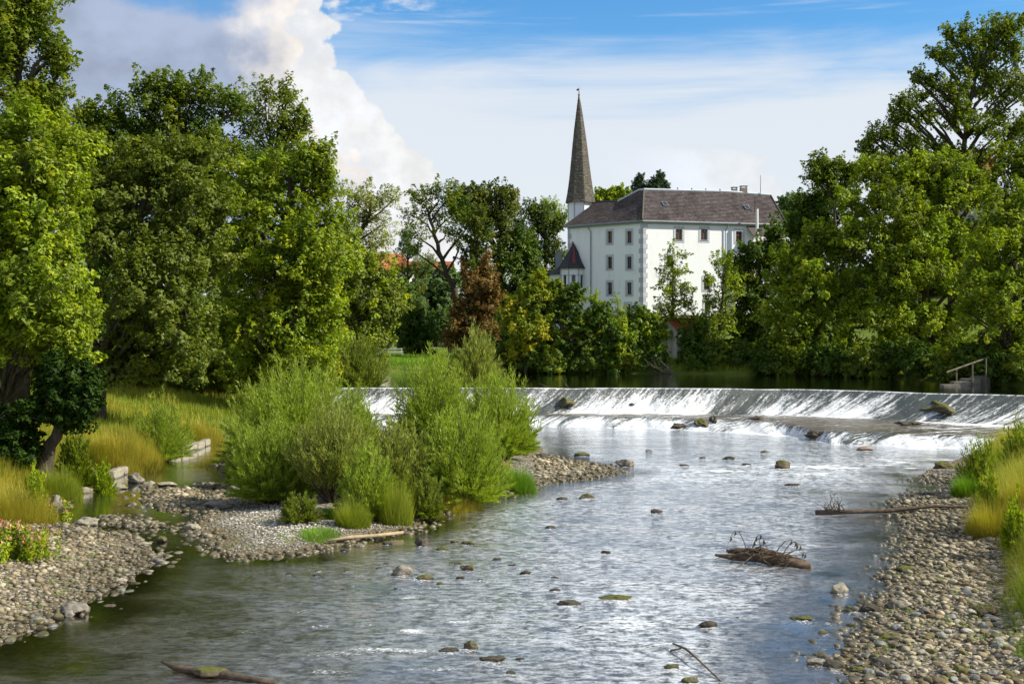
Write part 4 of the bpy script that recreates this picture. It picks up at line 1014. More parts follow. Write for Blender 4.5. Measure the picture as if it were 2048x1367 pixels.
# --- bank below the castle
tree('hazel_tree', 'yellowing hazel at the left foot of the castle bank', 'tree', 99, ('gold', 'yellowgreen', .5), [(1050, 745), (1050, 680)], [(1070, 590, 24, 24), (1050, 615, 30, 26), (1035, 650, 28, 32), (1062, 665, 32, 34), (1045, 710, 36, 34), (1085, 560, 14, 14)], leaf=0.222, rc=.6, per=46, trunk_r=.14)
tree('maple_tree', 'dark green maple with layered branches below the castle apse', 'tree', 100, ('deep', 'ash', .4), [(1125, 748), (1125, 660), (1125, 600)],
     [(1112, 592, 24, 16), (1100, 608, 36, 26), (1150, 610, 34, 26), (1080, 650, 34, 30), (1130, 650, 44, 28), (1175, 655, 36, 26), (1200, 640, 16, 20), (1090, 695, 46, 28), (1150, 695, 48, 28), (1195, 690, 34, 30), (1120, 730, 66, 20), (1185, 725, 40, 22)],
     leaf=0.237, aspect=.6, rc=.72, per=52, trunk_r=.22, flat=.35)
tree('sapling', 'slender sapling standing before the castle wall beside the downpipe', 'tree', 104, 'bright', [(1190, 740), (1188, 660), (1188, 600)], [(1188, 600, 12, 14), (1196, 622, 14, 14), (1186, 645, 20, 16)], leaf=0.192, rc=.45, per=22, trunk_r=.06)
tree('sapling', 'thin pale sapling rising alone against the white castle wall', 'tree', 104, 'bright', [(1240, 740), (1238, 660), (1235, 600)], [(1234, 603, 7, 9), (1238, 622, 9, 10), (1236, 645, 14, 12)], leaf=0.178, rc=.4, per=16, trunk_r=.05)
tree('beech_tree', 'bright green beech bush overhanging the pool under the castle corner', 'tree', 101, ('bright', 'deep', .55), [(1265, 748), (1265, 690)], [(1262, 650, 34, 22), (1290, 640, 22, 18), (1235, 685, 30, 26, -1.5), (1275, 685, 42, 32), (1220, 720, 28, 22, -1.5), (1262, 725, 44, 24), (1305, 700, 30, 36), (1305, 660, 26, 24)], leaf=0.222, rc=.65, per=52, trunk_r=.18)
tree('maple_tree', 'slim open maple with gaps standing against the white castle front', 'tree', 108, ('bright', 'ash', .45), [(1345, 742), (1346, 640), (1346, 520)],
     [(1341, 500, 8, 14), (1342, 525, 16, 12), (1365, 512, 9, 8), (1338, 550, 24, 14), (1362, 545, 16, 12), (1330, 575, 22, 14), (1362, 580, 26, 15), (1345, 605, 34, 16), (1378, 615, 16, 12), (1342, 635, 38, 18), (1385, 645, 22, 18), (1330, 665, 34, 20), (1370, 670, 30, 22)],
     leaf=0.200, rc=.5, per=17, trunk_r=.12, bark='pale_bark')
tree('beech_tree', 'dark leafy shrub tree growing in front of the derelict hut', 'tree', 101, 'deep', [(1375, 748), (1376, 700)], [(1378, 690, 22, 30), (1395, 720, 30, 28), (1370, 725, 18, 22), (1405, 665, 20, 18)], leaf=0.207, rc=.55, per=50, trunk_r=.1)
tree('ash_tree', 'light open ash sapling in front of the right castle windows', 'tree', 104, ('bright', 'ash', .4), [(1432, 745), (1440, 640), (1448, 540)], [(1432, 530, 10, 16), (1450, 515, 10, 14), (1452, 545, 18, 16), (1428, 570, 16, 18), (1465, 580, 24, 24), (1440, 610, 28, 24), (1432, 650, 36, 28), (1420, 695, 36, 34, -1.5), (1440, 730, 40, 22, -1.5)], leaf=0.207, rc=.55, per=22, trunk_r=.14)
# --- right bank wood
tree('beech_tree', 'deep blue green tree covering the right end of the castle', 'tree', 106, ('deep', 'ash', .3), [(1510, 750), (1512, 640), (1520, 520)],
     [(1540, 478, 26, 16), (1514, 505, 26, 24), (1550, 508, 30, 30), (1495, 540, 30, 32), (1540, 560, 48, 42), (1490, 590, 34, 40), (1535, 630, 52, 44), (1480, 650, 34, 44), (1520, 700, 56, 44), (1470, 720, 36, 32)], leaf=0.237, rc=.75, per=52, trunk_r=.26)
tree('oak_tree', 'dark tree crown rising directly past the right end of the castle roof', 'tree', 125, 'deep', [(1610, 740), (1610, 600), (1612, 460)], [(1612, 418, 24, 22), (1645, 405, 36, 26), (1600, 455, 18, 26), (1620, 465, 44, 34), (1660, 440, 40, 40), (1610, 520, 50, 44)], leaf=0.266, rc=.85, per=50, trunk_r=.4)
tree('walnut_tree', 'sparse branch tops of a thin tree standing left of the tall right ashes', 'tree', 122, 'ash', [(1680, 740), (1675, 560), (1668, 400)], [(1642, 330, 20, 14), (1630, 352, 18, 12), (1665, 335, 20, 12), (1690, 350, 22, 14), (1660, 370, 32, 20), (1700, 375, 26, 20), (1720, 345, 20, 18)], leaf=0.281, rc=.8, per=26, trunk_r=.3)
tree('lime_tree', 'fresh green lime hanging over the water left of the biggest right bank tree', 'tree', 98, ('bright', 'ash', .4), [(1620, 752), (1622, 650), (1625, 540)],
     [(1635, 480, 40, 28), (1592, 524, 42, 34), (1660, 515, 46, 38), (1570, 575, 34, 40), (1625, 580, 60, 44, -2), (1680, 590, 46, 44), (1580, 640, 46, 40), (1640, 655, 62, 44, -2), (1590, 700, 46, 36, -2), (1665, 715, 60, 38, -2), (1550, 700, 30, 40)], leaf=0.229, rc=.75, per=50, trunk_r=.34)
tree('ash_tree', 'tall dark ash with several visible stems topping the right bank', 'tree', 112, ('ash', 'maple', .25), [(1905, 745), (1908, 560), (1915, 400), (1930, 280), (1950, 160)],
     [(1985, 62, 38, 26), (2025, 55, 30, 24), (1915, 75, 30, 26), (1945, 90, 32, 26), (1990, 110, 44, 34), (2035, 110, 32, 38), (1890, 122, 34, 24), (1930, 145, 40, 30), (1870, 175, 34, 24), (1910, 195, 40, 30), (1840, 160, 18, 14), (1975, 180, 44, 36), (2035, 190, 36, 44), (1825, 205, 32, 22), (1860, 240, 36, 28), (1790, 240, 30, 22), (1930, 250, 44, 34), (1995, 260, 44, 40), (1760, 275, 28, 20), (1800, 285, 40, 26), (1745, 300, 20, 12), (1860, 305, 44, 30), (1780, 325, 40, 24), (1930, 320, 40, 36), (2040, 290, 36, 50)],
     leaf=0.25, rc=.70, per=25, trunk_r=.42, fill=.22, flat=1.05)
tree('lime_tree', 'huge bright green tree spreading over the middle of the right bank', 'tree', 98, ('bright', 'maple', .3), [(1850, 755), (1850, 640), (1835, 540), (1820, 440)],
     [(1740, 360, 40, 30), (1790, 350, 54, 36), (1850, 345, 50, 32), (1910, 350, 50, 32), (1730, 410, 50, 40), (1800, 420, 70, 44, -1.5), (1880, 400, 66, 44), (1950, 400, 46, 44), (1740, 480, 60, 46, -2), (1830, 490, 74, 50, -2), (1910, 480, 60, 50), (1770, 560, 66, 50, -2.5), (1850, 570, 74, 52, -2), (1930, 570, 50, 56), (1740, 635, 56, 44, -2), (1810, 650, 74, 50, -2), (1880, 660, 66, 54), (1760, 705, 60, 40, -1.5), (1850, 725, 70, 34)],
     leaf=0.229, rc=.78, per=50, trunk_r=.5)
tree('ash_tree', 'yellow green ash leaning in from the right edge over the pool', 'tree', 84, ('bright', 'yellowgreen', .45), [(2020, 770), (2015, 680), (2010, 580), (2010, 480)],
     [(2010, 440, 42, 28), (2050, 420, 40, 40), (1970, 500, 42, 34), (2030, 510, 56, 44, -1.5), (1945, 560, 38, 34), (1995, 580, 54, 44, -1.5), (2055, 600, 50, 50), (1960, 630, 40, 36), (2020, 650, 56, 44, -1.5), (2070, 680, 50, 50), (2080, 500, 50, 60)], leaf=0.207, rc=.68, per=48, trunk_r=.28)
tree('oak_tree', 'shadowed tree behind the yellow green ash at the right edge', 'tree', 108, 'ash', [(2030, 745), (2030, 600), (2030, 420)], [(2020, 330, 46, 40), (2070, 360, 50, 60), (1990, 390, 44, 44), (2060, 450, 60, 60), (1990, 700, 60, 44), (2060, 700, 60, 50), (1930, 720, 50, 34)], leaf=0.266, rc=.85, per=46, trunk_r=.4)
print('LEAVES', NLEAF[0])

# ------------------------------------------------------------------ woods and thickets behind
def leaf_mass(name, mat, lobes, leaf, rc, per, label=None, kind='stuff', cat=None):
    W = []
    for px, py, rx, ry, Y in lobes:
        k = Y / F; c = P(px, py, Y + random.uniform(-2, 2)); W.append((c.x, c.y, c.z, rx * k, (rx + ry) * .5 * k, ry * k))
    PC, LP, LN, idx = crown_points(np.array(W), rc, per, .3)
    V, Fq = leaves_np(LP, LN, leaf, .7, .45, .2)
    v = np.clip(rng.normal(.5, .2, len(PC))[idx] + rng.normal(0, .12, len(LP)), 0, 1)
    o = mesh_np(name, V, Fq, M[mat], attrs={'v': np.repeat(v, 3)}); NLEAF[0] += len(LP)
    return tag(o, label, cat, kind=kind)
L_ = []
for px in range(-360, 660, 62): L_ += [(px + random.uniform(-12, 12), y_, 46, 44, 104) for y_ in (700, 630, 560, 490)]
for px in range(-360, 420, 62): L_ += [(px, y_, 46, 46, 104) for y_ in (420, 350)]
leaf_mass('woods', 'deep', L_, .34, 1.2, 26)
L_ = []
for px in range(1590, 2500, 62): L_ += [(px + random.uniform(-12, 12), y_, 46, 44, 138) for y_ in (690, 620, 550, 480)]
leaf_mass('woods', 'deep', L_, .40, 1.4, 26)
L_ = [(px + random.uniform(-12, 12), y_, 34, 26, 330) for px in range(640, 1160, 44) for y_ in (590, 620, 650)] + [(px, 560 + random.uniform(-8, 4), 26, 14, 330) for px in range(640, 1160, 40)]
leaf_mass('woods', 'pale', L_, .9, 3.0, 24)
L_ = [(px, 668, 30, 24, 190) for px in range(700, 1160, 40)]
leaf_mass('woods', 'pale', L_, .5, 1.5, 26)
# undergrowth along the edge of the left wood and round the pool: bushes one can tell apart
def bush(px, py, rx, ry, Y, mat, label, group=None, leaf=.2, rc=.5, per=46, name='bush', stems=5):
    k = Y / F; c = P(px, py, Y); zb = th(c.x, Y) - .1
    root = empty(name, (c.x, Y, zb), label, 'bush', group)
    W = np.array([(c.x + random.uniform(-.5, .5) * rx * k, Y + random.uniform(-.6, .6) * rx * k, c.z + random.uniform(-.3, .3) * ry * k, rx * k * .62, rx * k * .6, ry * k * .72) for _ in range(5)])
    PC, LP, LN, idx = crown_points(W, rc, per, .25)
    V, Fq = leaves_np(LP, LN, leaf, .6, .45, .2); NLEAF[0] += len(LP)
    v = np.clip(rng.normal(.5, .25, len(PC))[idx] * .7 + .15 + rng.normal(0, .14, len(LP)), 0, 1)
    mesh_np('foliage', V, Fq, M[mat], root, attrs={'v': np.repeat(v, 3)})
    q = MB()
    for j in range(stems):
        e = Vector(PC[random.randrange(len(PC))]); b_ = Vector((c.x + random.uniform(-.03, .03), Y + random.uniform(-.03, .03), zb))
        q.tube([b_, b_.lerp(e, .5) + Vector((0, 0, .2)), e], [.06, .04, .015], 5)
    q.build('stem', M['bark'], root)
    return root
for i in range(11):
    px = 15 + i * 62 + random.uniform(-10, 10)
    bush(px, 760 - i * 2 + random.uniform(-8, 8), 44, 40 + random.uniform(0, 14), 79 + random.uniform(-3, 3), ('deep', 'ash', 'bright')[i % 3], ['dark bush at the left picture edge behind the leaning ivy trunk', 'dark bush between the left edge trunk and the ivy tree', 'bush behind the crown of the ivy tree', 'dark bush left of the olive maple trunk', 'bush right behind the olive maple trunk', 'dark bush above the great golden grass clump', 'bush behind the small willow shrub of the meadow', 'dark bush above the smaller golden grass clump', 'bush at the foot of the bright ash, left side', 'dark bush behind the top of the largest island willow', 'bush between the bright ash trunk and the pool'][i], 'bushes at the edge of the left wood', leaf=.22, rc=.6)
PB = [(1005, 'left of the yellowing hazel'), (1062, 'under the yellowing hazel'), (1110, 'left below the layered maple'), (1160, 'right below the layered maple'), (1215, 'between the layered maple and the bright beech'), (1262, 'under the bright beech'), (1292, 'just left of the trailing dead branches'),
      (1395, 'right of the derelict hut'), (1445, 'under the light ash sapling'), (1495, 'left below the blue green beech'), (1545, 'right below the blue green beech'), (1595, 'left below the fresh green lime'), (1645, 'under the middle of the fresh green lime'), (1695, 'right below the fresh green lime'),
      (1745, 'left below the huge bright tree'), (1795, 'under the left limbs of the huge bright tree'), (1850, 'at the trunk of the huge bright tree'), (1915, 'left behind the old steps'), (1960, 'right behind the old steps'), (2005, 'right of the old steps'), (2060, 'at the right edge of the picture')]
for i, (px, wh) in enumerate(PB):
    Yp = 100.5 if px < 1500 else np.interp(px, [1500, 1800, 2048], [98, 91, 80])
    bush(px + random.uniform(-6, 6), 728 + (px > 1800) * 6 + random.uniform(-5, 5), 40, 36 + random.uniform(0, 8), Yp, ('deep', 'deep', 'ash')[i % 3], 'low dark bush overhanging the shaded pool ' + wh, 'bushes along the far pool edge', leaf=.24, rc=.55)
# ------------------------------------------------------------------ willows: long leafy wands fanning up from the base
def wands(x, y, z, H, Rr, n, leaves, L, wid, mat, spread=.20, lean=(0, 0), tilt=1.62, lo=.10, plume=.17, rise=.0):
    """returns leaf mesh arrays and stem builder"""
    th_ = rng.random(n) ** .58 * tilt; ph = rng.uniform(0, 2 * math.pi, n)
    rad = rng.uniform(.62, 1.06, n)
    tip = np.stack([np.sin(th_) * np.cos(ph) * Rr * rad + lean[0], np.sin(th_) * np.sin(ph) * Rr * rad + lean[1], np.maximum((np.cos(th_) * .90 + .10) * H * rad * (1 + .06 * rng.normal(0, 1, n)), .1 * H)], 1)
    b0 = np.stack([np.cos(ph) * spread * Rr * rng.random(n), np.sin(ph) * spread * Rr * rng.random(n), np.zeros(n)], 1)
    mid = b0 * .5 + tip * .5; mid[:, 2] = tip[:, 2] * .45 + .06 * H; mid[:, :2] = b0[:, :2] + (tip[:, :2] - b0[:, :2]) * .62
    O = np.array([x, y, z])
    t = lo + (1 - lo) * rng.random((n, leaves)) ** .72; t = t.ravel(); i = np.repeat(np.arange(n), leaves)
    tt = t[:, None]
    pt = (1 - tt) ** 2 * b0[i] + 2 * tt * (1 - tt) * mid[i] + tt ** 2 * tip[i]
    tg = unit(2 * (1 - tt) * (mid[i] - b0[i]) + 2 * tt * (tip[i] - mid[i]))
    side = unit(rng.normal(0, 1, (len(t), 3)))
    off = side * (plume * H * (1 - tt ** 2 * .88) * rng.random((len(t), 1)) ** .8) * .62
    off[:, 2] = np.abs(off[:, 2]) * .4
    c = pt + off
    dr = unit(tg * 1.0 + side * .55 + rng.normal(0, .25, (len(t), 3)) + np.array([0, 0, .25]))
    b = unit(np.cross(dr, unit(rng.normal(0, 1, (len(t), 3))))) * wid
    s = L * rng.uniform(.6, 1.3, (len(t), 1))
    V = np.stack([c - b * .5, c + b * .5, c + dr * s], 1).reshape(-1, 3) + O
    return V, np.arange(len(t) * 3).reshape(-1, 3), i, (b0 + O, mid + O, tip + O)
def willow(label, px, pyb, pyt, hw, mat, n=300, leaves=90, z=.25, L=.17, wid=.026, group=None, name='willow_bush', cat='willow', depthf=.85, **kw):
    x, Y = G(px, pyb, z); z0 = th(x, Y) - .05
    H = (CAM_H - (pyt - HORIZON) / F * Y) - z0; H *= 1.03; Rr = hw / F * Y * 1.12
    leaves = int(leaves * .66); wid *= 1.25; L *= 1.15
    root = empty(name, (x, Y, z0), label, cat, group)
    V, Fq, i, (b0, mid, tip) = wands(x, Y, z0, H, Rr, n, leaves, L, wid, mat, **kw)
    NLEAF[0] += len(Fq) // 2
    v = np.clip(rng.normal(.5, .2, n)[i] * .7 + .15 + rng.normal(0, .16, len(i)), 0, 1)
    mesh_np('foliage', V, Fq, M[mat], root, attrs={'v': np.repeat(v, 3)})
    q = MB()
    for j in range(0, n, 4):
        a, m_, e = Vector(b0[j]), Vector(mid[j]), Vector(tip[j])
        q.tube([a, a.lerp(m_, .55) + (m_ - a) * .0, a.lerp(m_, .5).lerp(m_.lerp(e, .5), .5), e], [.028, .022, .016, .006], 4, cap=False)
    q.build('stem', M['bark'], root)
    return root
willow('largest rounded yellow green willow at the back left of the gravel island', 595, 935, 728, 142, 'willow', n=900, leaves=120, L=.19, wid=.03)
willow('tall upright willow in the middle of the island with the highest tip', 870, 905, 702, 92, 'willow', n=560, leaves=110, L=.19, wid=.03)
willow('willow at the right end of the island beside the weir foot', 1000, 922, 738, 78, 'willow', n=480, leaves=110, L=.19, wid=.03)
willow('broad yellow green willow at the front right waterside of the island', 925, 995, 808, 92, 'willow', n=620, leaves=110, L=.15)
willow('darker willow standing behind the reeds in the middle front of the island', 800, 1000, 838, 70, 'willow_grey', n=420, leaves=100, L=.15, wid=.034)
willow('willow with a deeply shaded foot on the left side of the island', 545, 1000, 832, 78, 'willow', n=560, leaves=110, L=.15)
willow('silvery grey green willow showing its thin stems over the white gravel', 665, 1008, 812, 96, 'willow_grey', n=460, leaves=90, L=.13, wid=.024, lo=.32, tilt=1.1, spread=.12)
willow('low dark bush nearest the white gravel on the island', 600, 1042, 985, 42, 'olive', n=120, leaves=80, L=.10, wid=.03, name='bush', cat='bush')
willow('small willow shrub standing alone in the left meadow', 322, 900, 790, 62, 'willow', n=260, leaves=90, L=.18, z=.5)
willow('dark green shrub between the leaning ivy trunk and the tall golden grass', 150, 955, 872, 38, 'ash', n=200, leaves=90, L=.12, wid=.05, z=.4, name='bush', cat='bush')
willow('round grey green willow on the lawn beyond the pool', 950, 742, 655, 50, 'willow_grey', n=260, leaves=80, L=.34, wid=.07, z=2.4)
willow('fine leaved willow at the left end of the pool under the wood', 705, 768, 665, 66, 'olive', n=300, leaves=90, L=.32, wid=.06, z=2.2)
willow('low willow shoots behind the right end of the island bushes', 1040, 905, 850, 32, 'willow', n=110, leaves=80)
willow('willow filling the gap between the two tallest island willows', 712, 925, 775, 48, 'willow', n=400, leaves=110, L=.17)
willow('bushy willow low between the silvery willow and the reeds', 735, 1030, 885, 56, 'willow', n=300, leaves=100, L=.14)
willow('spreading willow skirt at the far left foot of the island', 500, 965, 850, 44, 'willow', n=360, leaves=100, L=.15)
willow('low willow under the front right willow at the waterside', 880, 1000, 905, 50, 'willow', n=240, leaves=100, L=.13)
willow('broad leaved weed thicket half way down the right bank grass', 1975, 1030, 945, 26, 'bright', n=90, leaves=60, L=.11, wid=.05, z=.6, name='bush', cat='bush')
willow('leafy green weeds at the lowest visible part of the right bank grass', 2030, 1085, 985, 26, 'bright', n=90, leaves=60, L=.10, wid=.045, z=.6, name='bush', cat='bush')
willow('low leafy weeds in front of the great golden grass clump', 205, 965, 915, 24, 'bright', n=90, leaves=60, L=.10, wid=.05, z=.3, name='bush', cat='bush')
willow('green weeds in the far left dry grass above the balsam', 70, 1010, 930, 26, 'bright', n=90, leaves=60, L=.10, wid=.05, z=.6, name='bush', cat='bush')
willow('dense olive bush filling the ground between the island willows', 600, 990, 905, 60, 'willow', n=260, leaves=100, L=.13)
willow('leafy bush at the water side between the reeds and the front right willow', 850, 1022, 940, 36, 'olive', n=160, leaves=90, L=.10, wid=.03, name='bush', cat='bush')
# ivy covered leaning trunk
tree('ivy_tree', 'black leaning trunk smothered in dark ivy at the head of the left gravel', 'tree', 45, 'ivy', [(78, 945), (100, 890), (130, 840), (165, 780)],
     [(150, 765, 46, 34), (110, 780, 44, 34), (165, 805, 34, 30), (95, 825, 50, 34), (150, 845, 44, 26), (185, 790, 20, 22), (40, 850, 40, 40), (20, 900, 46, 42), (60, 910, 34, 26), (120, 740, 40, 24)], leaf=.13, aspect=.9, rc=.34, per=44, trunk_r=.30, fill=.3)

# ------------------------------------------------------------------ grass
def blades(pts, h, w, lean=.45, az_=None):
    """curved two-piece blades at pts (n,3)"""
    n = len(pts); a = rng.uniform(0, 2 * math.pi, n) if az_ is None else az_; ln = rng.uniform(.1, 1, n) * lean
    d_ = np.stack([np.cos(a), np.sin(a), np.zeros(n)], 1); s = np.stack([-np.sin(a), np.cos(a), np.zeros(n)], 1)
    hh = (h * (.35 + .9 * rng.random(n) ** .8 + (rng.random(n) < .06) * .35))[:, None]; ww = (w if np.ndim(w) else np.full(n, w))[:, None] * .85
    up = np.array([0, 0, 1.0])
    t_ = pts + up * hh * (1 - .3 * ln[:, None]) + d_ * hh * ln[:, None]
    V = np.stack([pts - s * ww, pts + s * ww, t_], 1).reshape(-1, 3)
    Fq = np.arange(n * 3).reshape(n, 3)
    return V, Fq
def grass_patch(name, n, region, h, w, mats, dryness, label=None, kind='stuff', cat=None, lean=.45, minh=.0):
    n = int(n * 1.5)
    """region(n) -> x, y ; split between two materials by dryness noise"""
    x, y = region(n); z = terrain(x, y)[0]
    edge = np.clip((terrain(x, y)[1] - terrain(x, y)[4]) / 1.3 + .25, .2, 1)
    hn = edge * h * (.55 + .9 * vnoise(x * .7 + 9, y * .7)) * (.8 + .4 * vnoise(x * 3, y * 3))
    dry = vnoise(x * .35 + 40, y * .35 + 3) * .7 + vnoise(x * 1.7, y * 1.7) * .3 + rng.normal(0, .12, n) < dryness
    for sel, mt in ((dry, mats[0]), (~dry, mats[1])):
        if sel.sum() < 10: continue
        pts = np.stack([x[sel], y[sel], z[sel] - .03], 1)
        V, Fq = blades(pts, hn[sel], w * (y[sel] / 45), lean)
        v = np.clip(.45 + (vnoise(x[sel] * 2, y[sel] * 2) - .5) * .7 + rng.normal(0, .2, sel.sum()), 0, 1)
        tag(mesh_np(name, V, Fq, M[mt], attrs={'v': np.repeat(v, 3)}), label, cat, kind=kind)
def rej(n, x0, x1, y0, y1, cond):
    X, Y_ = [], []; tot = 0
    while tot < n:
        a = rng.uniform(x0, x1, n * 2); b = rng.uniform(y0, y1, n * 2); k = cond(a, b)
        X.append(a[k]); Y_.append(b[k]); tot += k.sum()
    return np.concatenate(X)[:n], np.concatenate(Y_)[:n]
def on_grass(x, y, lo=.15):
    _, dl, di, dp, gw = terrain(x, y); return (dl > gw + lo) & ((y < crest_y(x)) | (dp > .2))
def inview(x, y, m=60): px = x / y * F + 1024; return (px > -m) & (px < 2048 + m)
grass_patch('grass', 46000, lambda n: rej(n, -26, -10, 28, 58, lambda x, y: on_grass(x, y) & inview(x, y) & (x < -5)), .62, .011, ('dry_grass', 'grass'), .5, lean=.7)
grass_patch('grass', 36000, lambda n: rej(n, -40, -11, 55, 84, lambda x, y: on_grass(x, y) & inview(x, y) & (x < -5)), .6, .013, ('dry_grass', 'grass'), .45)
grass_patch('grass', 66000, lambda n: rej(n, 8, 32, 24, 60, lambda x, y: on_grass(x, y, -.1) & inview(x, y, 330)), .95, .009, ('dry_grass', 'grass'), .48, lean=.75)
grass_patch('grass', 26000, lambda n: rej(n, -16, 14, 100, 122, lambda x, y: on_grass(x, y) & inview(x, y)), .35, .016, ('grass', 'fresh_grass'), .3)
grass_patch('grass', 16000, lambda n: rej(n, 10, 40, 74, 104, lambda x, y: on_grass(x, y) & inview(x, y)), .5, .016, ('grass', 'grass'), .3)
def tussock(name, label, px, py, hw_px, h, mat, n, z=.3, cat='grass clump', w=.010, lean=.5, sy=.7, group=None):
    x, Y = G(px, py, z); r_ = hw_px / F * Y; n = int(n * 1.8)
    a = rng.uniform(0, 2 * math.pi, n); q = rng.random(n) ** .5
    X = x + np.cos(a) * q * r_; Yy = Y + np.sin(a) * q * r_ * sy; Z = terrain(X, Yy)[0]
    V, Fq = blades(np.stack([X, Yy, Z - .03], 1), h * (1.1 - .75 * q ** 2.2) * rng.uniform(.6, 1.1, n), w * Y / 45, lean * 1.3, a + rng.normal(0, .9, n))
    v = np.clip(.5 + rng.normal(0, .28, n), 0, 1)
    o = mesh_np(name, V - np.array([x, Y, th(x, Y)]), Fq, M[mat], attrs={'v': np.repeat(v, 3)})
    o.location = (x, Y, th(x, Y)); return tag(o, label, cat, group)
tussock('grass_clump', 'great golden clump of tall feathery grass above the stone edging', 252, 925, 74, 1.75, 'dry_grass', 9000, z=.35, lean=.35)
tussock('grass_clump', 'smaller golden grass clump at the far end of the stone edging', 405, 868, 44, 1.0, 'dry_grass', 4000, z=.5)
tussock('grass_clump', 'yellow green grass clump at the foot of the ivy trunk', 122, 975, 40, 1.15, 'grass', 3500, z=.4)
tussock('grass_clump', 'orange dry grass at the far left above the boulder', 40, 1005, 75, 1.2, 'dry_grass', 9000, z=.7, w=.007)
tussock('reed_clump', 'tall reeds with rusty bases at the front waterside of the island', 790, 1032, 34, 1.5, 'grass', 2200, cat='reeds', w=.009, lean=.3)
tussock('grass_clump', 'grass tuft with orange dead stalks over the white gravel', 706, 1040, 34, .95, 'grass', 1800, w=.008)
tussock('grass_clump', 'orange dry grass fringe under the front right willow', 905, 1000, 62, .75, 'dry_grass', 3600, w=.008)
tussock('grass_clump', 'rounded bright grass tuft at the right tip of the island', 1035, 965, 34, .95, 'fresh_grass', 3000, w=.009)
tussock('grass_clump', 'low fresh green sward spreading on the white gravel', 640, 1058, 46, .22, 'fresh_grass', 2600, w=.009, sy=1.6, cat='grass patch')
tussock('grass_clump', 'fresh green weeds beside the low dark island bush', 668, 1030, 26, .4, 'fresh_grass', 1200, w=.012)
tussock('grass_clump', 'deep green tuft at the water side of the right bank grass', 1932, 985, 26, .8, 'fresh_grass', 3000, w=.010)
tussock('grass_clump', 'orange dry grass overhanging the right gravel', 1985, 1055, 48, 1.1, 'dry_grass', 5200, w=.007, z=.4)
tussock('grass_clump', 'tall yellow green stalks at the top of the right bank', 2020, 925, 70, 1.5, 'grass', 5600, w=.010, z=.9)
tussock('grass_clump', 'golden dry grass running off the right edge of the bank', 2050, 1020, 60, 1.3, 'dry_grass', 6000, w=.007, z=.8)
willow('leafy shrub growing out of the right bank grass', 1960, 955, 868, 42, 'yellowgreen', n=160, leaves=70, L=.12, wid=.028, z=.7, name='bush', cat='bush')
willow('taller leafy shoots at the right edge of the picture above the bank', 2035, 935, 835, 42, 'yellowgreen', n=120, leaves=70, L=.14, wid=.035, z=.9, name='bush', cat='bush')
# small weeds among the stones
for cxp, cyp, sx_, sy_, n in ((1900, 1230, 260, 130, 60), (120, 1130, 180, 90, 26), (560, 1070, 150, 30, 26), (330, 1010, 120, 50, 10)):
    pts = []
    for _ in range(n):
        x, Y = G(cxp + random.gauss(0, .5) * sx_, cyp + random.gauss(0, .5) * sy_, .1)
        z = th(x, Y)
        if z < .03: continue
        for _k in range(random.randint(8, 26)): pts.append((x + random.gauss(0, .09), Y + random.gauss(0, .12), z))
    pts = np.array(pts)
    V, Fq = blades(pts, np.full(len(pts), .13), .008, .8); v = rng.random(len(pts))
    tag(mesh_np('weeds', V, Fq, M['fresh_grass'], attrs={'v': np.repeat(v, 3)}), kind='stuff')
# pink balsam
def balsam(label, px, py, hw_px, hgt, n, z):
    x, Y = G(px, py, z); r_ = hw_px / F * Y; root = empty('balsam_plant', (x, Y, th(x, Y)), label, 'flowering plant')
    P_, N_, FP = [], [], []
    q = MB()
    for i in range(n):
        bx, by = x + random.gauss(0, .5) * r_, Y + random.gauss(0, .4) * r_; bz = th(bx, by); h = hgt * random.uniform(.6, 1.15)
        top = Vector((bx + random.gauss(0, .08), by, bz + h)); q.tube([(bx, by, bz), top], [.012, .006], 4, cap=False)
        for j in range(46):
            t = random.uniform(.1, .95); a = random.uniform(0, 6.28); rr = random.uniform(.03, .16) * (1.1 - t * .5)
            P_.append((bx + (top.x - bx) * t + math.cos(a) * rr, by + math.sin(a) * rr, bz + h * t)); N_.append((math.cos(a) * .6, math.sin(a) * .6, .7))
        for j in range(random.randint(3, 9)):
            FP.append((top.x + random.gauss(0, .07), by + random.gauss(0, .07), top.z - random.random() * .22))
    q.build('stem', M['willow_grey'], root)
    V, Fq = leaves_np(np.array(P_), np.array(N_), .11, .4); mesh_np('foliage', V, Fq, M['bright'], root, attrs={'v': np.repeat(rng.random(len(P_)), 3)})
    V, Fq = leaves_np(np.array(FP), rng.normal(0, 1, (len(FP), 3)), .055, .9); mesh_np('blossom', V, Fq, M['pink'], root, attrs={'v': np.repeat(rng.random(len(FP)), 3)})
balsam('stand of pink flowering balsam at the lower left edge', 35, 1110, 60, .95, 60, .35)
balsam('loose pink balsam beside the ivy trunk', 112, 1020, 26, .8, 18, .4)
balsam('single pink topped balsam on the island tip', 1012, 962, 18, .9, 12, .2)
print('LEAVES', NLEAF[0])

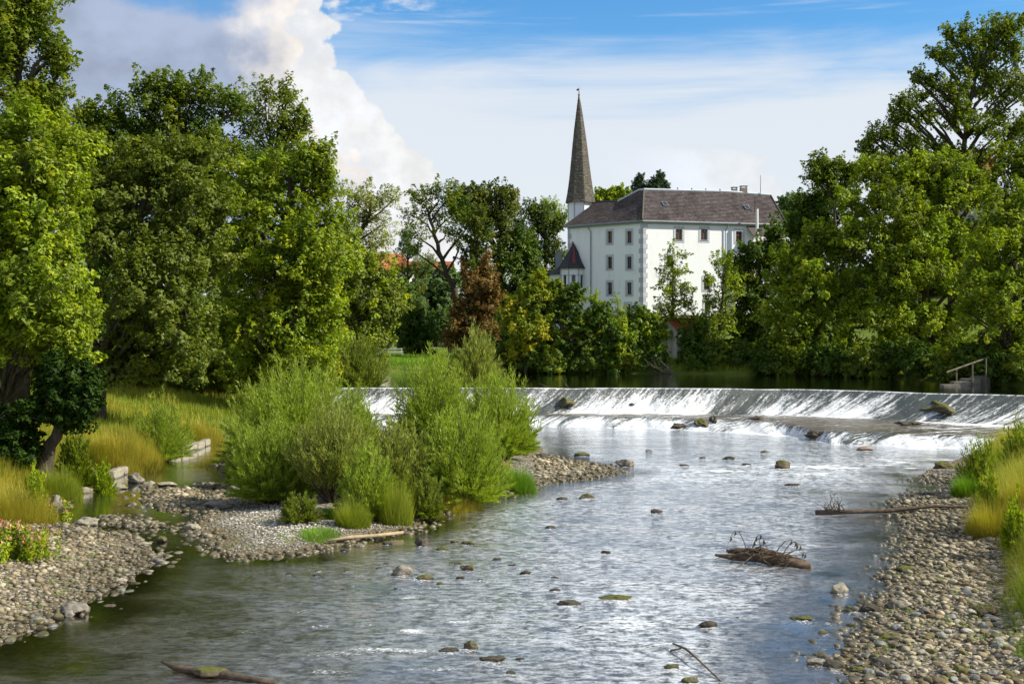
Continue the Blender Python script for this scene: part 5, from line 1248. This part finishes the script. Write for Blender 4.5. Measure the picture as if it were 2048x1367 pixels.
# ------------------------------------------------------------------ stones
def ico(sub):
    import bmesh
    bm = bmesh.new(); bmesh.ops.create_icosphere(bm, subdivisions=max(sub, 1), radius=1)
    v = np.array([p.co[:] for p in bm.verts]); f = np.array([[q.index for q in t.verts] for t in bm.faces]); bm.free(); return v, f
ICO = {0: ico(1), 1: ico(1), 2: ico(2), 3: ico(3), 4: ico(4)}
def rugged(v, seed, amp=.16):
    """rough broken surface"""
    out = []
    for q in v:
        p_ = Vector(q) * 1.3 + Vector((seed * 1.7, seed * .3, 0))
        k = mnoise.fractal(p_, .9, 2.1, 5) * amp + (abs(mnoise.noise(p_ * 2.3)) - .2) * -amp * .8
        out.append(np.array(q) * (1 + k))
    return np.array(out)
def rock_shape(sub, seed, angular=.35, flat=.6):
    v, f = ICO[sub]; v = v.copy(); r = np.random.default_rng(seed)
    for _ in range(int(4 + angular * 16)):        # planed facets
        d_ = unit(r.normal(0, 1, 3)); k = r.uniform(.62, .92); dd = v @ d_
        v = v - np.outer(np.maximum(dd - k, 0) * (.5 + angular), d_)
    v += .05 * np.sin(v[:, [1, 2, 0]] * r.uniform(3, 6) + r.uniform(0, 6, 3))
    return v * np.array([1, r.uniform(.65, .95), flat]), f
def stone_mat(name, dryc, attrv):
    m = newmat(name); p = pos(); x, y, z = sep(p)
    v = attr('v') if attrv else objrand()
    c = ramp(v, [(0, dryc[0]), (.35, dryc[1]), (.7, dryc[2]), (1, dryc[3])])
    c = mixc(nz(p, 14, 5, .7) * .5, c, tuple(q * .5 for q in dryc[1]))
    moss = sstep(nz(p, 2.2, 5, .65) + z * -.6, .50, .66)
    _, _, nz_ = sep(S(S.nt.nodes.new('ShaderNodeNewGeometry').outputs['Normal']))
    c = mixc(moss * .65, c, (.10, .10, .02))
    wet = sstep(z + (nz(p, 1.6, 4) - .5) * .22, .20, .06)
    c = mixc(wet * .8, c, mixc(.75, c, (.03, .027, .014)))
    output(shader('ShaderNodeBsdfPrincipled', Base_Color=c, Roughness=mixc(wet, (.85,) * 3, (.3,) * 3), Specular_IOR_Level=.35, Normal=bump(nz(p, 22, 5, .65), .5, .02)))
    return m
DRY = [(.075, .058, .030), (.21, .168, .092), (.34, .285, .18), (.55, .49, .36)]
M['gravel'] = stone_mat('gravel_stone', DRY, True); M['cobble'] = stone_mat('cobble_stone', DRY, False)
M['whitegravel'] = stone_mat('white_gravel', [(.26, .24, .19), (.42, .39, .33), (.55, .52, .46), (.70, .67, .60)], True)
def mossy_mat(name, c1, c2, mossy, mc=(.13, .14, .018)):
    m = newmat(name); p = pos(); x, y, z = sep(p); o_ = objco()
    c = ramp(nz(p, 5, 6, .65), [(.3, c1), (.7, c2)])
    _, _, n_ = sep(S(S.nt.nodes.new('ShaderNodeNewGeometry').outputs['Normal']))
    k = sstep(n_ * .45 + nz(p, 4.5, 5, .7) * 1.0, 1.15 - mossy * .6, 1.35 - mossy * .6)
    c = mixc(k, c, ramp(nz(p, 16, 4, .7), [(.3, tuple(q * .5 for q in mc)), (.7, mc)]))
    wet = sstep(z, .10, .01); c = mixc(wet * .7, c, (.02, .018, .01))
    output(shader('ShaderNodeBsdfPrincipled', Base_Color=c, Roughness=.8, Specular_IOR_Level=.3, Normal=bump(nz(p, 12, 6, .7), .9, .05)))
    return m
M['rock_grey'] = mossy_mat('grey_boulder', (.10, .09, .07), (.30, .27, .22), .10)
M['rock_moss'] = mossy_mat('mossy_boulder', (.06, .05, .03), (.16, .13, .08), .75)
M['rock_dark'] = mossy_mat('dark_boulder', (.035, .03, .022), (.10, .085, .06), .3, (.07, .08, .02))
M['rock_pale'] = mossy_mat('pale_boulder', (.20, .18, .13), (.36, .33, .26), .18)
M['rock_red'] = mossy_mat('reddish_boulder', (.20, .12, .09), (.38, .26, .20), .0)
VAR = [rock_shape(2, 100 + i, .5, .38 + .02 * i) for i in range(14)] + [rock_shape(1, 200 + i, .1, .55) for i in range(14)]
def zone(n, x0, x1, y0, y1, cond): return rej(n, x0, x1, y0, y1, cond)
def sel_bank(lo, hi):
    def c(x, y):
        z, dl, di, dp, gw = terrain(x, y)
        return (z > lo) & (z < hi) & (dl < gw + .25) & (di < 3.0) & inview(x, y, 30)
    return c
ST = []   # x, y, size, white?
def add_stones(n, x0, x1, y0, y1, lo, hi, s0, s1, pw_=2.2, white=0, extra=None):
    f = sel_bank(lo, hi)
    cond = (lambda x, y: f(x, y) & extra(x, y)) if extra else f
    x, y = zone(n, x0, x1, y0, y1, cond)
    s = (s0 + (s1 - s0) * rng.random(n) ** pw_) * .80
    ST.append(np.stack([x, y, s, np.full(n, white)], 1))
RB = lambda x, y: x > 3; LBk = lambda x, y: (x < -3) & (sdist(x, y, ISL) < .2)
add_stones(11500, 3.5, 22, 19, 50, -.02, .8, .025, .19, 4.4, 0, RB)
add_stones(3600, 3.5, 22, 19, 50, -.17, .0, .04, .20, 2.6, 0, RB)
add_stones(9500, -19, -6, 23, 48, .0, .8, .025, .15, 4.0, 0, LBk)
add_stones(2200, -19, -3, 23, 56, -.14, .04, .05, .24, 2.4, 0, LBk)
add_stones(1500, -18, -7, 36, 52, .0, .5, .06, .22, 2.0, 0, LBk)
on_isl = lambda x, y: (sdist(x, y, ISL) > -.1)
add_stones(5600, -12, 6, 30, 52, .05, .6, .025, .075, 2.2, 1, lambda x, y: on_isl(x, y) & (y < 44))
add_stones(1500, -12, 6, 30, 56, -.14, .04, .05, .18, 2.4, 0, lambda x, y: (x > -10) & (sdist(x, y, ISL) > -1.6))
add_stones(700, 1, 6, 46, 58, -.08, .3, .06, .20, 2.0, 0, lambda x, y: sdist(x, y, ISL) > -.7)
add_stones(260, 15, 20, 47, 52, .0, .5, .04, .12, 2, 1)
ST = np.concatenate(ST); zst = terrain(ST[:, 0], ST[:, 1])[0]
scr = ST[:, 2] / ST[:, 1]; order = np.argsort(-scr)
inner_ = inview(ST[:, 0], ST[:, 1], -5) & ((CAM_H - zst) / ST[:, 1] * F + HORIZON < 1362) & (ST[:, 3] == 0)
big = [i for i in order if inner_[i]][:276]; bigset = set(big)
cob = []
CM = [stone_mat('pale_cobble', [(.30, .27, .20), (.36, .33, .26), (.43, .40, .32), (.50, .47, .39)], False), stone_mat('brown_cobble', [(.14, .10, .055), (.19, .145, .085), (.24, .19, .12), (.28, .22, .15)], False),
      stone_mat('grey_cobble', [(.15, .15, .14), (.22, .22, .20), (.28, .28, .27), (.34, .34, .34)], False), stone_mat('mossy_cobble', [(.09, .085, .02), (.12, .11, .03), (.15, .14, .04), (.17, .15, .06)], False)]
for i in range(24):
    v, f = rock_shape(3, 300 + i, .35 + .3 * (i % 3 == 0), .34 + .05 * (i % 6)); v = rugged(v, i, .16); me = bpy.data.meshes.new('cobble'); me.from_pydata(v.tolist(), [], f.tolist()); me.materials.append(CM[i // 6])
    me.polygons.foreach_set('use_smooth', np.full(len(me.polygons), True)); cob.append(me)
for i in big:
    x, y, s, w = ST[i]; z = zst[i]
    o = bpy.data.objects.new('cobble', random.choice(cob)); C.objects.link(o)
    o.location = (x, y, z + s * .12); o.scale = (s, s, s); o.rotation_euler = (random.gauss(0, .15), random.gauss(0, .15), random.uniform(0, 6.28))
    ci = random.choices(range(4), (2, 5, 3, 3))[0]; col_ = ('pale', 'brown', 'grey', 'mossy')[ci]
    o.data = cob[ci * 6 + random.randrange(6)]
    d_ = float(-sdist(np.array([x]), np.array([y]), LW)[0])
    where = 'standing wet in the shallows' if d_ < -.15 else ('at the waterline' if d_ < .5 else 'lying dry')
    if x > 0: bank = 'near the fallen branch on the right bank' if y > 34 else ('midway down the right gravel bank' if y > 26 else ('close above the lichen covered boulder' if y > 24.2 else ('below the lichen covered boulder' if y > 22.7 else 'in the bottom right corner')))
    elif sdist(np.array([x]), np.array([y]), ISL)[0] > -2 and x > -9: bank = 'on the island shore'
    elif y > 34: bank = 'in the left side channel'
    else: bank = 'on the left gravel bank'
    size_ = 'large' if s > .12 else 'fist sized'
    tag(o, f'{size_} {col_} cobble {where} {bank}', 'stone', f'{size_} {col_} cobbles {where} {bank}')
def stone_stuff(name, idx, mat):
    idx = np.array(idx); n = len(idx); Vs, Fs, As = [], [], []; base = 0
    var = rng.integers(0, 14, n) + 14 * (ST[idx, 2] * 1200 / ST[idx, 1] < 6.0); ang = rng.uniform(0, 6.28, n); sc3 = rng.uniform(.75, 1.25, (n, 3)); val = rng.random(n)
    for k in range(len(VAR)):
        s = np.where(var == k)[0]
        if not len(s): continue
        v, f = VAR[k]; ii = idx[s]
        c_, s_ = np.cos(ang[s])[:, None], np.sin(ang[s])[:, None]
        vv = v[None] * (ST[ii, 2][:, None, None] * sc3[s][:, None, :])
        X = vv[..., 0] * c_ - vv[..., 1] * s_ + ST[ii, 0][:, None]; Yv = vv[..., 0] * s_ + vv[..., 1] * c_ + ST[ii, 1][:, None]; Z = vv[..., 2] + (zst[ii] + ST[ii, 2] * .15)[:, None]
        Vs.append(np.stack([X, Yv, Z], -1).reshape(-1, 3)); Fs.append((f[None] + (np.arange(len(s)) * len(v))[:, None, None]).reshape(-1, 3) + base); base += len(s) * len(v)
        As.append(np.repeat(val[s], len(v)))
    o = mesh_np(name, np.concatenate(Vs), np.concatenate(Fs), M[mat], smooth=True, attrs={'v': np.concatenate(As)}); tag(o, kind='stuff')
rest = [i for i in range(len(ST)) if i not in bigset]
stone_stuff('gravel', [i for i in rest if ST[i, 3] == 0 and ST[i, 0] > 3], 'gravel')
stone_stuff('gravel', [i for i in rest if ST[i, 3] == 0 and ST[i, 0] <= 3], 'gravel')
stone_stuff('white_gravel', [i for i in rest if ST[i, 3] == 1], 'whitegravel')
# single boulders
def boulder(label, px, py, wpx, hpx, mat, z=0.0, seed=None, ang=.5, name='boulder', rz=None, cat='boulder'):
    """py is the foot of the boulder in the photograph"""
    x, Y = G(px, py, z); k = Y / F; seed = seed or int(px * 7 + py)
    v, f = rock_shape(4 if wpx > 30 else 3, seed, ang, 1.0); r = random.Random(seed); v = rugged(v, seed % 97, .20)
    v = v / np.abs(v).max(0)
    v += .045 * np.sin(v[:, [2, 0, 1]] * 7 + seed) + .02 * np.sin(v[:, [1, 2, 0]] * 17 + seed)
    v = v * np.array([wpx / 2 * k, wpx / 2 * k * r.uniform(.55, .85), hpx * k * .72])
    v[:, 2] += hpx * k * .28
    o = mesh_np(name, v, f, M[mat], smooth=True); o.location = (x, Y + wpx * .3 * k, z); o.rotation_euler = (0, 0, rz if rz is not None else r.uniform(-.3, .3))
    return tag(o, label, cat)
for a in [('grey angular boulder standing beyond the island spit below the weir', 1253, 934, 42, 17, 'rock_grey'),
    ('mossy boulder alone in midstream below the weir', 1566, 937, 40, 17, 'rock_moss'),
    ('flat reddish rock just below the right part of the weir', 1732, 901, 38, 9, 'rock_red'),
    ('low mossy rock with a yellow tuft in open water right of the island', 1174, 998, 34, 11, 'rock_moss'),
    ('thin low rock breaking the water near the right shallows', 1585, 973, 34, 7, 'rock_dark'),
    ('dark wet boulder off the end of the pale stick', 847, 1093, 36, 17, 'rock_dark'),
    ('small bright mossy stone right of the dark wet boulder', 886, 1101, 30, 8, 'rock_moss'),
    ('low green topped stone farther out from the pale stick', 935, 1090, 32, 9, 'rock_moss'),
    ('brown grey boulder heading the row of mossy stones in midstream', 803, 1152, 46, 22, 'rock_grey'),
    ('flat yellow mossy stone touching the brown grey midstream boulder', 847, 1161, 40, 11, 'rock_moss'),
    ('pointed mossy stone alone right of the brown grey boulder', 936, 1143, 34, 14, 'rock_moss'),
    ('nearly submerged round stone with white water round it', 1137, 1213, 58, 9, 'rock_dark'),
    ('long flat stone awash in the middle of the river', 1238, 1203, 86, 8, 'rock_moss'),
    ('low rounded stone awash before the right shallows', 1420, 1255, 46, 12, 'rock_dark'),
    ('pale wet boulder with a dry top by the right shallows', 1683, 1189, 40, 22, 'rock_pale'),
    ('dark mossy boulder at the edge of the right gravel', 1817, 1148, 42, 16, 'rock_moss'),
    ('long mossy slab in the water near the lower right gravel', 1606, 1242, 54, 8, 'rock_moss'),
    ('small knob of mossy rock in the foreground rapids', 938, 1302, 36, 20, 'rock_moss'),
    ('dark flat rock left of the mossy knob in the rapids', 900, 1307, 46, 10, 'rock_dark'),
    ('dark rock awash below the mossy knob in the rapids', 985, 1325, 56, 10, 'rock_dark'),
    ('small mossy stone in the lower right stream', 1345, 1339, 34, 11, 'rock_moss'),
    ('mossy stone cut by the bottom edge of the picture', 1382, 1368, 40, 14, 'rock_moss'),
    ('smooth brown boulder at the water edge of the lower right bank', 1670, 1340, 42, 20, 'rock_dark'),
    ('flat brown slab beside the smooth brown boulder at the lower right', 1634, 1332, 44, 14, 'rock_grey'),
    ('flat yellowish stone in the lower right shallows', 1718, 1348, 36, 13, 'rock_moss'),
    ('big dark tilted slab in the upper right shallows edge', 1742, 1228, 50, 20, 'rock_dark'),
    ('pale brown boulder among the dark slabs of the right shore', 1800, 1222, 44, 22, 'rock_grey'),
    ('lichen covered rough boulder lying high on the right gravel', 1978, 1230, 52, 20, 'rock_moss', .25),
    ('broad mossy slab lying across the lower right waterline', 1800, 1290, 90, 16, 'rock_moss'),
    ('wide dark slab at the lower right waterline', 1780, 1338, 70, 20, 'rock_dark'),
    ('long pale white boulder on the far right gravel', 2005, 1300, 44, 17, 'rock_pale', .2),
    ('greenish flat boulder at the head of the white beach', 1893, 938, 44, 16, 'rock_moss'),
    ('largest boulder of the lower left shore with a mossy cap', 140, 1230, 66, 24, 'rock_grey'),
    ('small round stone leaning on the large lower left boulder', 112, 1240, 26, 14, 'rock_moss'),
    ('rough grey boulder in the side channel before the pool', 267, 966, 42, 20, 'rock_grey'),
    ('pale boulder beside the rough grey one in the side channel', 296, 972, 26, 12, 'rock_pale'),
    ('long flat pale slab across the head of the side channel', 215, 980, 72, 9, 'rock_pale'),
    ('short flat slab left of the long pale slab', 165, 986, 36, 12, 'rock_pale'),
    ('flat pale slab right of the rough grey boulder', 330, 972, 44, 8, 'rock_pale'),
    ('tilted pale block lying in the left stream', 168, 1052, 50, 18, 'rock_pale'),
    ('round stone below the tilted pale block', 155, 1066, 26, 12, 'rock_grey'),
    ('large wedge shaped grey boulder beside the island willows', 428, 1020, 70, 22, 'rock_grey'),
    ('pale upright slab against the foot of the left willow', 468, 990, 40, 22, 'rock_pale'),
    ('yellow mossy stone in the middle of the side channel', 322, 1084, 22, 12, 'rock_moss'),
    ('tan boulder at the island side of the side channel', 383, 1064, 32, 16, 'rock_pale'),
    ('flat pale stone tongue at the channel mouth', 284, 1094, 34, 10, 'rock_pale'),
    ('huge brown boulder bedded in the left grass bank', 105, 1035, 44, 46, 'rock_grey', .2),
    ('flat stone at the stream end of the left gravel', 238, 1168, 34, 12, 'rock_pale'),
    ('dark stone at the far tip of the island spit', 1165, 912, 34, 8, 'rock_moss'),
    ('dark stone against the right end of the island bushes', 1085, 918, 28, 12, 'rock_dark')]:
    boulder(*a[:6], z=a[6] if len(a) > 6 else 0.0)
sm = []
for i in range(60):
    zi = random.randrange(5); px, py = ([(random.gauss(900, 130), random.gauss(1110, 40)), (random.gauss(690, 70), random.gauss(1130, 34)), (random.gauss(1660, 60), random.gauss(1290, 50)), (random.gauss(1330, 170), random.gauss(915, 16)), (random.uniform(900, 1600), random.uniform(980, 1360))])[zi]
    w_ = random.uniform(12, 26)
    mt = random.choice(['rock_dark', 'rock_moss', 'rock_dark']); zz = ('off the pale pole', 'between the island and the sunken log', 'by the lower right gravel', 'in the riffle below the weir', 'in open midstream')[zi]
    lb = ('small dark stone' if mt == 'rock_dark' else 'small mossy stone') + ' awash ' + zz
    boulder(lb, px, py, w_, w_ * random.uniform(.22, .38), mt, z=-.01, seed=1000 + i, name='stone', cat='stone')['group'] = lb.replace('stone ', 'stones ')
# broken water round every stone that stands in the current
rw = bpy.data.objects['river_water'].data; nvt = len(rw.vertices)
co = np.empty(nvt * 3, np.float32); rw.vertices.foreach_get('co', co); co = co.reshape(-1, 3)
fa = np.empty(nvt, np.float32); rw.attributes['foam'].data.foreach_get('value', fa)
for o in [o for o in C.objects if o.name.split('.')[0] in ('boulder', 'stone') and o.location.x > -6 and o.location.z < .1]:
    w_ = max(v_.co.x for v_ in o.data.vertices); dx_ = co[:, 0] - o.location.x; dy_ = co[:, 1] - o.location.y
    near_ = (np.abs(dx_) < w_ * 3) & (np.abs(dy_) < w_ * 6 + 1)
    e_ = np.exp(-(dx_ / (w_ * 1.15)) ** 2 - (np.where(dy_ > 0, dy_ / (w_ * 1.0), dy_ / (w_ * 3.2))) ** 2) * near_
    fa = np.maximum(fa, e_ * .62); co[:, 2] += e_ * .03
rw.attributes['foam'].data.foreach_set('value', fa.astype(np.float32)); rw.vertices.foreach_set('co', co.ravel()); rw.update()
# rocks on the weir
def weir_z(x, Y):
    i = np.argmin((Xg - x) ** 2 + (Yg - Y) ** 2); return float(Zg.ravel()[i])
def weir_rock(label, px, py, wpx, hpx, mat, depth=.9):
    best = None
    o_ = Vector((0, 0, CAM_H))
    ray = P(px, py, 1) - o_
    D = np.abs(Xg - ray.x * Yg) + np.abs(Zg - (CAM_H + ray.z * Yg)); i = int(np.argmin(D)); x, Y, z = Xg.ravel()[i], Yg.ravel()[i], Zg.ravel()[i]
    k = Y / F; v, f = rock_shape(4, int(px), .6, 1.0); v = rugged(v, px % 83, .38); v = v / np.abs(v).max(0)
    v += .06 * np.sin(v[:, [2, 0, 1]] * 6 + px)
    v = v * np.array([wpx / 2 * k, depth, hpx * k * .6])
    o = mesh_np('weir_rock', v, f, M[mat], smooth=True); o.location = (x, Y + depth * .3, z); tag(o, label, 'rock')
weir_rock('brown ridge of rock rising through the left of the weir face', 1130, 806, 46, 22, 'rock_moss', 1.2)
weir_rock('brown rock with a yellow mossy back on the lower weir step', 1403, 848, 36, 22, 'rock_moss')
weir_rock('small brown rock left of the mossy one on the lower weir step', 1356, 852, 30, 12, 'rock_dark')
weir_rock('dark mossy hummock at the brink of the lower weir step', 1512, 838, 34, 12, 'rock_dark')
weir_rock('dark split rock right of the mossy one on the lower step', 1428, 842, 20, 18, 'rock_dark')
weir_rock('tiny dark rock sticking out of the white water on the weir face', 1262, 809, 14, 6, 'rock_dark', .4)
weir_rock('long mossy brown ridge crossing the right side of the weir', 1890, 818, 84, 26, 'rock_moss', 1.6)
weir_rock('flat dark outcrop on the weir ledge below the mossy ridge', 1820, 848, 52, 10, 'rock_dark', 1.0)
weir_rock('brown rocky apron at the break in the lower weir step', 1635, 868, 60, 16, 'rock_dark', .8)
# stone edging of the left bank
root = empty('stone_edging', (*G(300, 924), .1), 'row of squared pale stones edging the left bank beside the side channel', 'stone edging')
ep = [G(*p) for p in [(222, 958), (240, 950), (258, 942), (276, 935), (294, 929), (311, 923), (326, 918), (341, 913), (356, 910), (372, 907), (388, 900), (404, 893), (420, 886)]]
for i in range(len(ep) - 1):
    a, b = Vector((*ep[i], 0)), Vector((*ep[i + 1], 0)); c_ = (a + b) / 2; L0 = (b - a).length
    v, f = rock_shape(2, 900 + i, .2, 1.0); v = np.sign(v) * np.abs(v) ** .45; v = v / np.abs(v).max(0)
    v = v * np.array([L0 * .47, .26, .22 + .05 * random.random()])
    ang = math.atan2(b.y - a.y, b.x - a.x); R_ = np.array([[math.cos(ang), math.sin(ang), 0], [-math.sin(ang), math.cos(ang), 0], [0, 0, 1]])
    v = v @ R_ + np.array([c_.x, c_.y, .12])
    mesh_np('edging_stone', v, f, M['rock_pale'], root, smooth=False)

# ------------------------------------------------------------------ driftwood
def limb(mb, p, d_, L, r, depth, rnd, bend=.35, n=5):
    pts = [Vector(p)]; dd = Vector(d_).normalized()
    for i in range(n):
        dd = (dd + Vector((rnd.gauss(0, bend), rnd.gauss(0, bend), rnd.gauss(0, bend * .6)))).normalized(); pts.append(pts[-1] + dd * L / n)
    mb.tube(pts, [r * (1 - .8 * i / n) for i in range(n + 1)], 6)
    if depth:
        for i in range(1, n + 1):
            if rnd.random() < .7: limb(mb, pts[i], dd + Vector((rnd.gauss(0, .8), rnd.gauss(0, .5), rnd.uniform(0, .8))), L * .45, r * .45, depth - 1, rnd, bend)
rnd = random.Random(5)
x0, Y0 = G(1430, 1118); x1, Y1 = G(1622, 1136)
root = empty('driftwood', ((x0 + x1) / 2, (Y0 + Y1) / 2, 0), 'heap of dark driftwood and twigs stranded in the middle of the river', 'driftwood')
q = MB(); a, b = Vector((x0, Y0, .12)), Vector((x1, Y1, .05))
q.tube([a, a.lerp(b, .2) + Vector((0, 0, .0)), a.lerp(b, .45) + Vector((0, .05, .06)), a.lerp(b, .75), b], [.03, .09, .12, .14, .10], 8)
q.tube([a.lerp(b, .15) + Vector((0, .2, .1)), a.lerp(b, .5) + Vector((0, .2, .22)), a.lerp(b, .95) + Vector((0, .1, .02))], [.05, .09, .12], 7)
q.build('log', M['wood'], root, smooth=True)
q = MB()
for i in range(64):
    t = rnd.uniform(.18, .8); p_ = a.lerp(b, t) + Vector((rnd.gauss(0, .05), rnd.gauss(0, .14), rnd.uniform(.05, .28)))
    dr = Vector((rnd.choice((-1, 1)) * rnd.uniform(.6, 1), rnd.gauss(0, .3), rnd.gauss(-.1, .25))); L = rnd.uniform(.25, .8)
    q.tube([p_, p_ + dr * L * .5 + Vector((0, 0, rnd.gauss(0, .05))), p_ + dr * L], [.018, .013, .005], 4)
q.build('twigs', M['wood'], root)
q = MB()
for t, hx, hz in ((.35, -.45, .62), (.38, .35, .52), (.7, .5, .42), (.62, .62, .45), (.5, -.2, .5)):
    p_ = a.lerp(b, t) + Vector((0, 0, .15))
    pts = [p_ + Vector((hx * s_, 0, hz * math.sin(s_ * 2.3))) for s_ in (0, .25, .5, .75, 1.0, 1.25)]
    q.tube(pts, [.016, .013, .011, .009, .007, .004], 4)
    for s_ in (3, 4, 5):
        e = pts[s_]; q.add([e, e + Vector((.04, .01, -.1)), e + Vector((-.03, .02, -.16))], [(0, 1, 2)])
q.build('arching_twig', M['wood'], root)
# branch trunk lying along the right shallows
x0, Y0 = G(1632, 1030); x1, Y1 = G(1925, 1026)
root = empty('fallen_branch', (x0, Y0, 0), 'long dark fallen branch lying from the water onto the right gravel', 'branch')
q = MB(); a, b = Vector((x0, Y0, .10)), Vector((x1, Y1, .22))
q.tube([a, a.lerp(b, .25) + Vector((0, .1, -.04)), a.lerp(b, .5) + Vector((0, -.1, -.02)), a.lerp(b, .8) + Vector((0, .05, .06)), b], [.09, .075, .07, .06, .035], 7)
q.build('log', M['wood'], root, smooth=True)
q = MB()
for i in range(16):
    p_ = a.lerp(b, rnd.uniform(0, .2)); limb(q, p_, (rnd.gauss(0, 1), rnd.gauss(0, .4), rnd.uniform(.1, 1)), rnd.uniform(.3, .8), .02, 1, rnd)
q.build('twigs', M['wood'], root)
# pale pole on the island shore
x0, Y0 = G(655, 1083, .1); x1, Y1 = G(806, 1066, .1)
q = MB(); a, b = Vector((x0, Y0, th(x0, Y0) + .10)), Vector((x1, Y1, th(x1, Y1) + .2))
q.tube([a, a.lerp(b, .3) + Vector((0, 0, .03)), a.lerp(b, .6), b], [.035, .055, .05, .045], 8)
tag(q.build('pole', M['pale_wood'], smooth=True), 'pale stripped pole lying along the shore of the island', 'pole')
# mossy log bottom edge
x0, Y0 = G(328, 1338); x1, Y1 = G(552, 1368)
root = empty('sunken_log', (x0, Y0, 0), 'dark waterlogged log with a cushion of yellow moss at the bottom edge', 'log')
q = MB(); a, b = Vector((x0, Y0, .07)), Vector((x1, Y1, .02)); q.tube([a + Vector((-.05, 0, .08)), a.lerp(b, .1), a.lerp(b, .5), a.lerp(b, .8), b], [.02, .06, .08, .06, .05], 8); q.build('log', M['wood'], root, smooth=True)
v, f = rock_shape(3, 77, .2, .5); v = v + .06 * np.sin(v[:, [1, 2, 0]] * 11); c_ = a.lerp(b, .42); v = v * np.array([.36, .2, .17]) + np.array([c_.x, c_.y - .05, .08]); mesh_np('moss', v, f, M['rock_moss'], root, smooth=True)
# twig lower right
q = MB(); a = Vector((*G(1346, 1298), .12)); b = Vector((*G(1445, 1362), -.02)); m_ = a.lerp(b, .5) + Vector((0, 0, .08))
q.tube([a, a.lerp(m_, .5) + Vector((.03, 0, .03)), m_, b], [.02, .026, .022, .012], 6); q.tube([Vector((*G(1340, 1306), .05)), a.lerp(m_, .35)], [.02, .02], 5); q.tube([a.lerp(m_, .3), Vector((*G(1368, 1296), .1))], [.012, .004], 4)
tag(q.build('branch', M['pale_bark'], smooth=True), 'bare forked twig lying in the foreground stream', 'branch')
# dead branches at the pool edge under the hut
q = MB()
for i in range(9): limb(q, P(1345 + rnd.uniform(-8, 8), 748, 98.5), (-rnd.uniform(.4, 1.4), rnd.gauss(0, .3), rnd.uniform(0, .7)), rnd.uniform(1.2, 2.6), .05, 1, rnd, .25)
tag(q.build('dead_branches', M['pale_bark']), 'grey dead branches trailing into the pool below the derelict hut', 'dead branches')
for px, lb, ln in ((1128, 'bent twig caught on the crest of the weir', (-.5, .7)), (1092, 'thin stick lodged on the weir crest left of the bent twig', (-.8, .35))):
    p_ = P(px + 10, 776, 78.3); q = MB(); q.tube([p_, p_ + Vector((ln[0] * .5, 0, ln[1] * .4)), p_ + Vector((ln[0], 0, ln[1]))], [.035, .025, .012], 5); tag(q.build('twig', M['wood']), lb, 'twig')
# ------------------------------------------------------------------ white railing, hand rail, old concrete steps
root = empty('railing', tuple(P(785, 716, 120)), 'low white park railing seen small beyond the pool on the lawn', 'railing')
zg = th(P(785, 0, 120).x, 120)
xa, xb = P(762, 0, 120).x, P(803, 0, 120).x
for k in range(4):
    x = xa + (xb - xa) * k / 3; q = MB(); q.box(x - .05, x + .05, 119.95, 120.05, zg - .2, zg + .85); q.build('post', M['white'], root)
for zz in (.45, .78):
    q = MB(); q.box(xa - .1, xb + .1, 119.9, 119.949, zg + zz - .05, zg + zz + .05); q.build('rail', M['white'], root)
Yc_ = 80; a = P(1893, 744, Yc_); b = P(1978, 714, Yc_ + 2)
root = empty('hand_rail', tuple(P(1935, 758, 81)), 'weathered sloping wooden hand rail above old steps at the right pool edge', 'hand rail')
q = MB(); q.tube([a, b], .06, 6); q.build('rail', M['pale_bark'], root)
for px, y0 in ((1913, 736), (1945, 725), (1972, 716)):
    p_ = P(px, y0, Yc_ + 1); q = MB(); q.tube([p_, Vector((p_.x, p_.y, 2.0))], .05, 6); q.build('post', M['pale_bark'], root)
root = empty('old_steps', tuple(P(1930, 762, 80)), 'crumbling pale concrete steps at the water edge on the right bank', 'steps')
for k in range(4):
    c_ = P(1900 + k * 20, 770 - k * 6, 80 + k * .8); q = MB(); q.box(c_.x - .55, c_.x + .55, c_.y - .4, c_.y + .4, c_.z - .9, c_.z + .05); q.build('step', M['old_plaster'] if False else M['concrete'], root)
